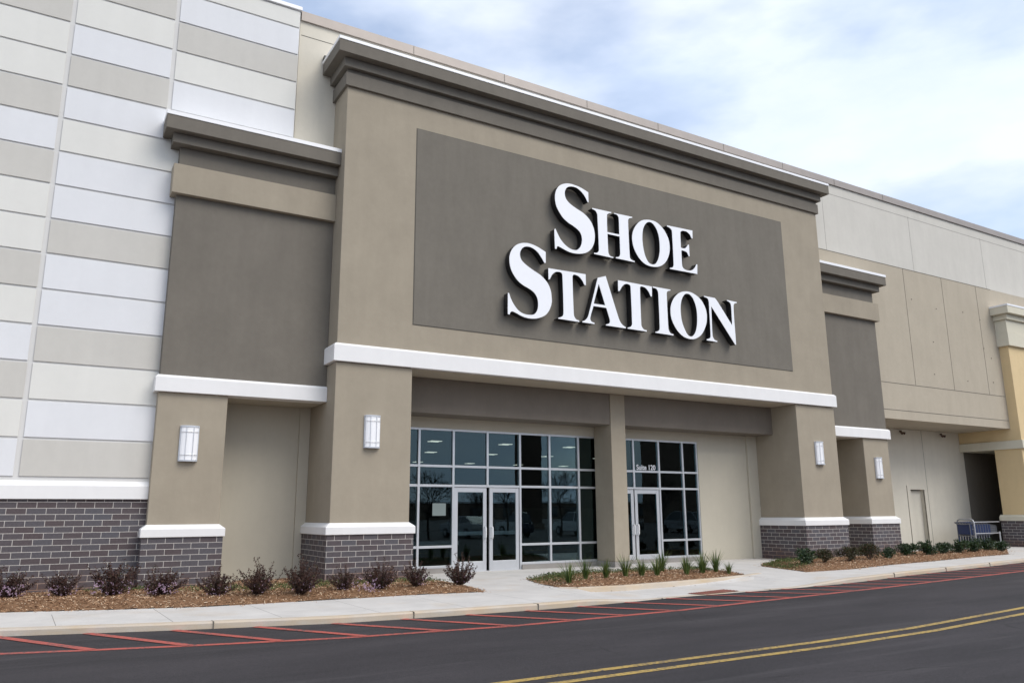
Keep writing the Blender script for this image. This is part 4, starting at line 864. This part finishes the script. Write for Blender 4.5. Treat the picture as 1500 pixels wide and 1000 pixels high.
cover('ground_cover',B2,.09,[(4.6,-2.2,.25,.5),(5.2,-1.6,.5,.25),(6.5,-1.4,.8,.22),(8,-1.6,.8,.25),(9.2,-2.2,.3,.2)],5500)
cover('ground_cover',B3,.10,[(12.8,-1.4,.4,.3),(13.4,-1.2,.6,.25),(15,-.8,.6,.2),(12.4,-2.2,.2,.4)],3500)

# ---------------------------------------------------------------- car park behind the camera (seen mirrored in the glass)
def tree(seed,h):
    rng=random.Random(seed); tk=MB();br=MB()
    def grow(p,d,ln,r,lv,mb):
        pts=[p.copy()];n=4
        for k in range(n): d=(d+rv(rng)*.16+Vector((0,0,.05))).normalized(); p=p+d*ln/n; pts.append(p.copy())
        r=max(r,.012); mb.tube(pts,[r*(1-.35*k/n) for k in range(n+1)],5 if lv<2 else 3,cap=False)
        if lv<5:
            for _ in range(4 if lv<3 else 3):
                a=rv(rng); nd_=(d+a*.75).normalized(); grow(p if rng.random()<.6 else pts[-2],nd_,ln*rng.uniform(.6,.8),r*.55,lv+1,br)
    grow(Vector((0,0,0)),Vector((0,0,1)),h*.3,.09,0,tk); return tk,br
t0=None
for k,(x,y,s,lab) in enumerate(((16.2,-26,1,'bare leafless tree mirrored in the glass left of the open doors'),(23.5,-33,.8,'small bare tree mirrored in the glass of the left door leaf'),(26.5,-26,1.05,'bare leafless tree mirrored in the glass between the doors and the column'),(31,-28,1.0,'bare leafless tree mirrored in the glass just left of the column'),(37,-27,.95,'bare leafless tree mirrored in the right hand door'))):
    if k<2:
        tk,br=tree(k+3,5.2); r=thing('bare_tree',lab,'tree',group='bare trees across the car park'); tk.build('trunk',M['bark'],r); br.build('branches',M['bark'],r)
        if k==0: t0=r
    else: r=copy_tree(t0); r['label']=lab
    r.location=(x,y,RZ); r.scale=(s,s,s); r.rotation_euler=(0,0,k*1.7)
def make_car(paint,suv):
    r=thing('parked_car','x','car'); H=1.72 if suv else 1.45
    low=[(-2.3,.35),(-2.35,.7),(-2.2,.95),(-1.0 if not suv else -1.35,1.0),(1.75 if not suv else 2.0,1.02),(2.25,.95),(2.32,.6),(2.28,.32)]
    roof=[(-1.35,1.0),(-.55,H),(1.1 if not suv else 1.75,H),(1.9 if not suv else 2.2,1.02)]
    b=MB().prism(low,-.88,.88,axis='y'); 
    rf=[(-.62,H-.045),(-.5,H),(roof[2][0]-.05,H),(roof[2][0]+.05,H-.045)]; b.prism(rf,-.66,.66)
    for s in (-1,1):
        for (xa,za),(xb,zb) in ((roof[0],roof[1]),(roof[2],roof[3]),((.4,1.0),(.4,H-.03))):
            b.tube([(xa,s*.80,za),(xb,s*.66,zb)],.035,6)
    o=b.build('body',M['carp'][paint],r,bevel=.06,fix=True)
    g=MB(); A=roof; i=0
    g.v=[(A[0][0],-.8,A[0][1]),(A[1][0],-.64,A[1][1]-.02),(A[2][0],-.64,A[2][1]-.02),(A[3][0],-.8,A[3][1])]; g.v+=[(x,-y,z) for x,y,z in g.v]
    g.f=[[0,3,2,1],[4,5,6,7],[0,1,5,4],[1,2,6,5],[2,3,7,6],[3,0,4,7]]; g.m=[0]*6; g.build('windows',M['carglass'],r,fix=True)
    for x in (-1.45,1.45):
        for s in (-1,1):
            w_=MB().tube([(x,s*.70,.34),(x,s*.92,.34)],.34,18); w_=w_.build('wheel',M['rubber'],r); MB().tube([(x,s*.915,.34),(x,s*.93,.34)],.2,12).build('rim',M['steel'],w_)
    for s in (-1,1): MB().box(-2.36,-2.2,s*.7-.16,s*.7+.16,.68,.84).build('headlight',M['lamp'],r,bevel=.02)
    return r
for k,(x,y,rz,p_,suv,lab) in enumerate(((20,-28,R(88),'silver',False,'silver car mirrored low in the glass left of the doors'),(23.2,-28,R(91),'navy',True,'dark blue car mirrored in the left door leaf'),(29.5,-28,R(90),'white',True,'white car mirrored low in the glass right of the doors'),(33.0,-28,R(92),'grey',False,'dark grey car mirrored low in the glass beside the column'),(40,-28,R(90),'silver',True,'silver car mirrored in the right hand door'))):
    r=make_car(p_,suv); r['label']=lab; r['group']='cars parked across the car park'; r.location=(x,y,RZ); r.rotation_euler=(0,0,rz)
fb=thing('distant_block','low brown building far across the car park, mirrored in the glass','building',(120,-170,RZ))
MB().box(-45,45,-8,8,0,4.2).build('wall',M['farbrick'],fb); MB().box(-45.3,45.3,-8.3,8.3,4.2,4.6).build('roof',M['white'],fb)
wm=MB()
for k in range(14): wm.box(-42+6*k,-39+6*k,8.0,8.05,.6,3.2)
wm.build('windows',M['carglass'],fb)

tb=thing('distant_block','tall dark block added to darken the reflection at the right end of the storefront','building',(94,-78,RZ))  # out-of-view block added to take the sky out of the right panes
MB().box(-15,40,-2,2,0,17).build('wall',M['farbrick'],tb); MB().box(-15.2,40.2,-2.2,2.2,17,17.8).build('roof',M['farbrick'],tb)
py=thing('blocker','tall dark pylon added to darken the reflection just right of the open doors','blocker',(38,-49,RZ))  # unseen slab added for a dark upright in the glass reflection
MB().box(-1.3,1.3,-.5,.5,.6,11.2).build('post',M['rust'],py); MB().box(-1.5,1.5,-.7,.7,0,.6).build('base',M['farbrick'],py); MB().box(-1.4,1.4,-.6,.6,11.2,11.4).build('cap',M['rust'],py)

# ---------------------------------------------------------------- sky, sun, camera
SUN_EL,SUN_AZ=48,-28      # degrees; azimuth from -y towards +x is negative here
az=R(28); el=R(SUN_EL)
sd=Vector((sin(az)*cos(el),-cos(az)*cos(el),sin(el)))
wd=bpy.data.worlds.new('World'); scene.world=wd; wd.use_nodes=True; nt=wd.node_tree; nt.nodes.clear()
out=nt.nodes.new('ShaderNodeOutputWorld'); bg=nt.nodes.new('ShaderNodeBackground'); sk=nt.nodes.new('ShaderNodeTexSky')
sk.sky_type='NISHITA'; sk.sun_disc=False; sk.sun_elevation=el; sk.sun_rotation=math.atan2(sd.x,sd.y); sk.air_density=1; sk.dust_density=1.2; sk.ozone_density=1
bg.inputs[1].default_value=.15; lk(nt,sk.outputs[0],bg.inputs[0])
tc=nt.nodes.new('ShaderNodeTexCoord'); vec=tc.outputs['Generated']
mp=nd(nt,'ShaderNodeMapping'); mp.inputs['Scale'].default_value=(1,1,2.6); mp.inputs['Location'].default_value=(.35,.1,.2); lk(nt,vec,mp.inputs[0])
n1=noi(nt,mp.outputs[0],1.9,5,.5); n2=noi(nt,mp.outputs[0],3.4,6,.55)
f=math_(nt,'ADD',math_(nt,'MULTIPLY',n1,.72),math_(nt,'MULTIPLY',n2,.28))
cov=ramp(nt,f,[(.37,.40),(.52,1.)])
cc=ramp(nt,n2,[(.34,(.56,.645,.80)),(.60,(.68,.735,.84))])
bg2=nt.nodes.new('ShaderNodeBackground'); lk(nt,cc,bg2.inputs[0]); bg2.inputs[1].default_value=1.0
mx=nt.nodes.new('ShaderNodeMixShader'); lk(nt,cov,mx.inputs[0]); lk(nt,bg.outputs[0],mx.inputs[1]); lk(nt,bg2.outputs[0],mx.inputs[2]); lk(nt,mx.outputs[0],out.inputs[0])
ld=bpy.data.lights.new('sun','SUN'); ld.energy=1.6; ld.angle=R(38); ld.color=(1,.945,.86); lo=bpy.data.objects.new('sun',ld); COL.objects.link(lo)
lo.rotation_euler=sd.to_track_quat('Z','Y').to_euler()
cd=bpy.data.cameras.new('camera'); cam=bpy.data.objects.new('camera',cd); COL.objects.link(cam); scene.camera=cam
cd.sensor_width=36; cd.sensor_fit='HORIZONTAL'; cd.lens=1153.5886*36/1500; cd.clip_end=1500; cd.clip_start=.05
yaw,pit,rol=0.5335773058722879,0.21421444165059114,-0.005993168037302647
f_=Vector((sin(yaw)*cos(pit),cos(yaw)*cos(pit),sin(pit))); r_=Vector((cos(yaw),-sin(yaw),0)); u_=r_.cross(f_)
r2=r_*cos(rol)+u_*sin(rol); u2=-r_*sin(rol)+u_*cos(rol)
m4=Matrix((r2,u2,-f_)).transposed().to_4x4(); m4.translation=Vector((-5.7408,-17.919,1.5593)); cam.matrix_world=m4
scene.view_settings.view_transform='Standard'; scene.view_settings.look='None'; scene.view_settings.gamma=1; scene.view_settings.exposure=.53
scene.render.engine='CYCLES'
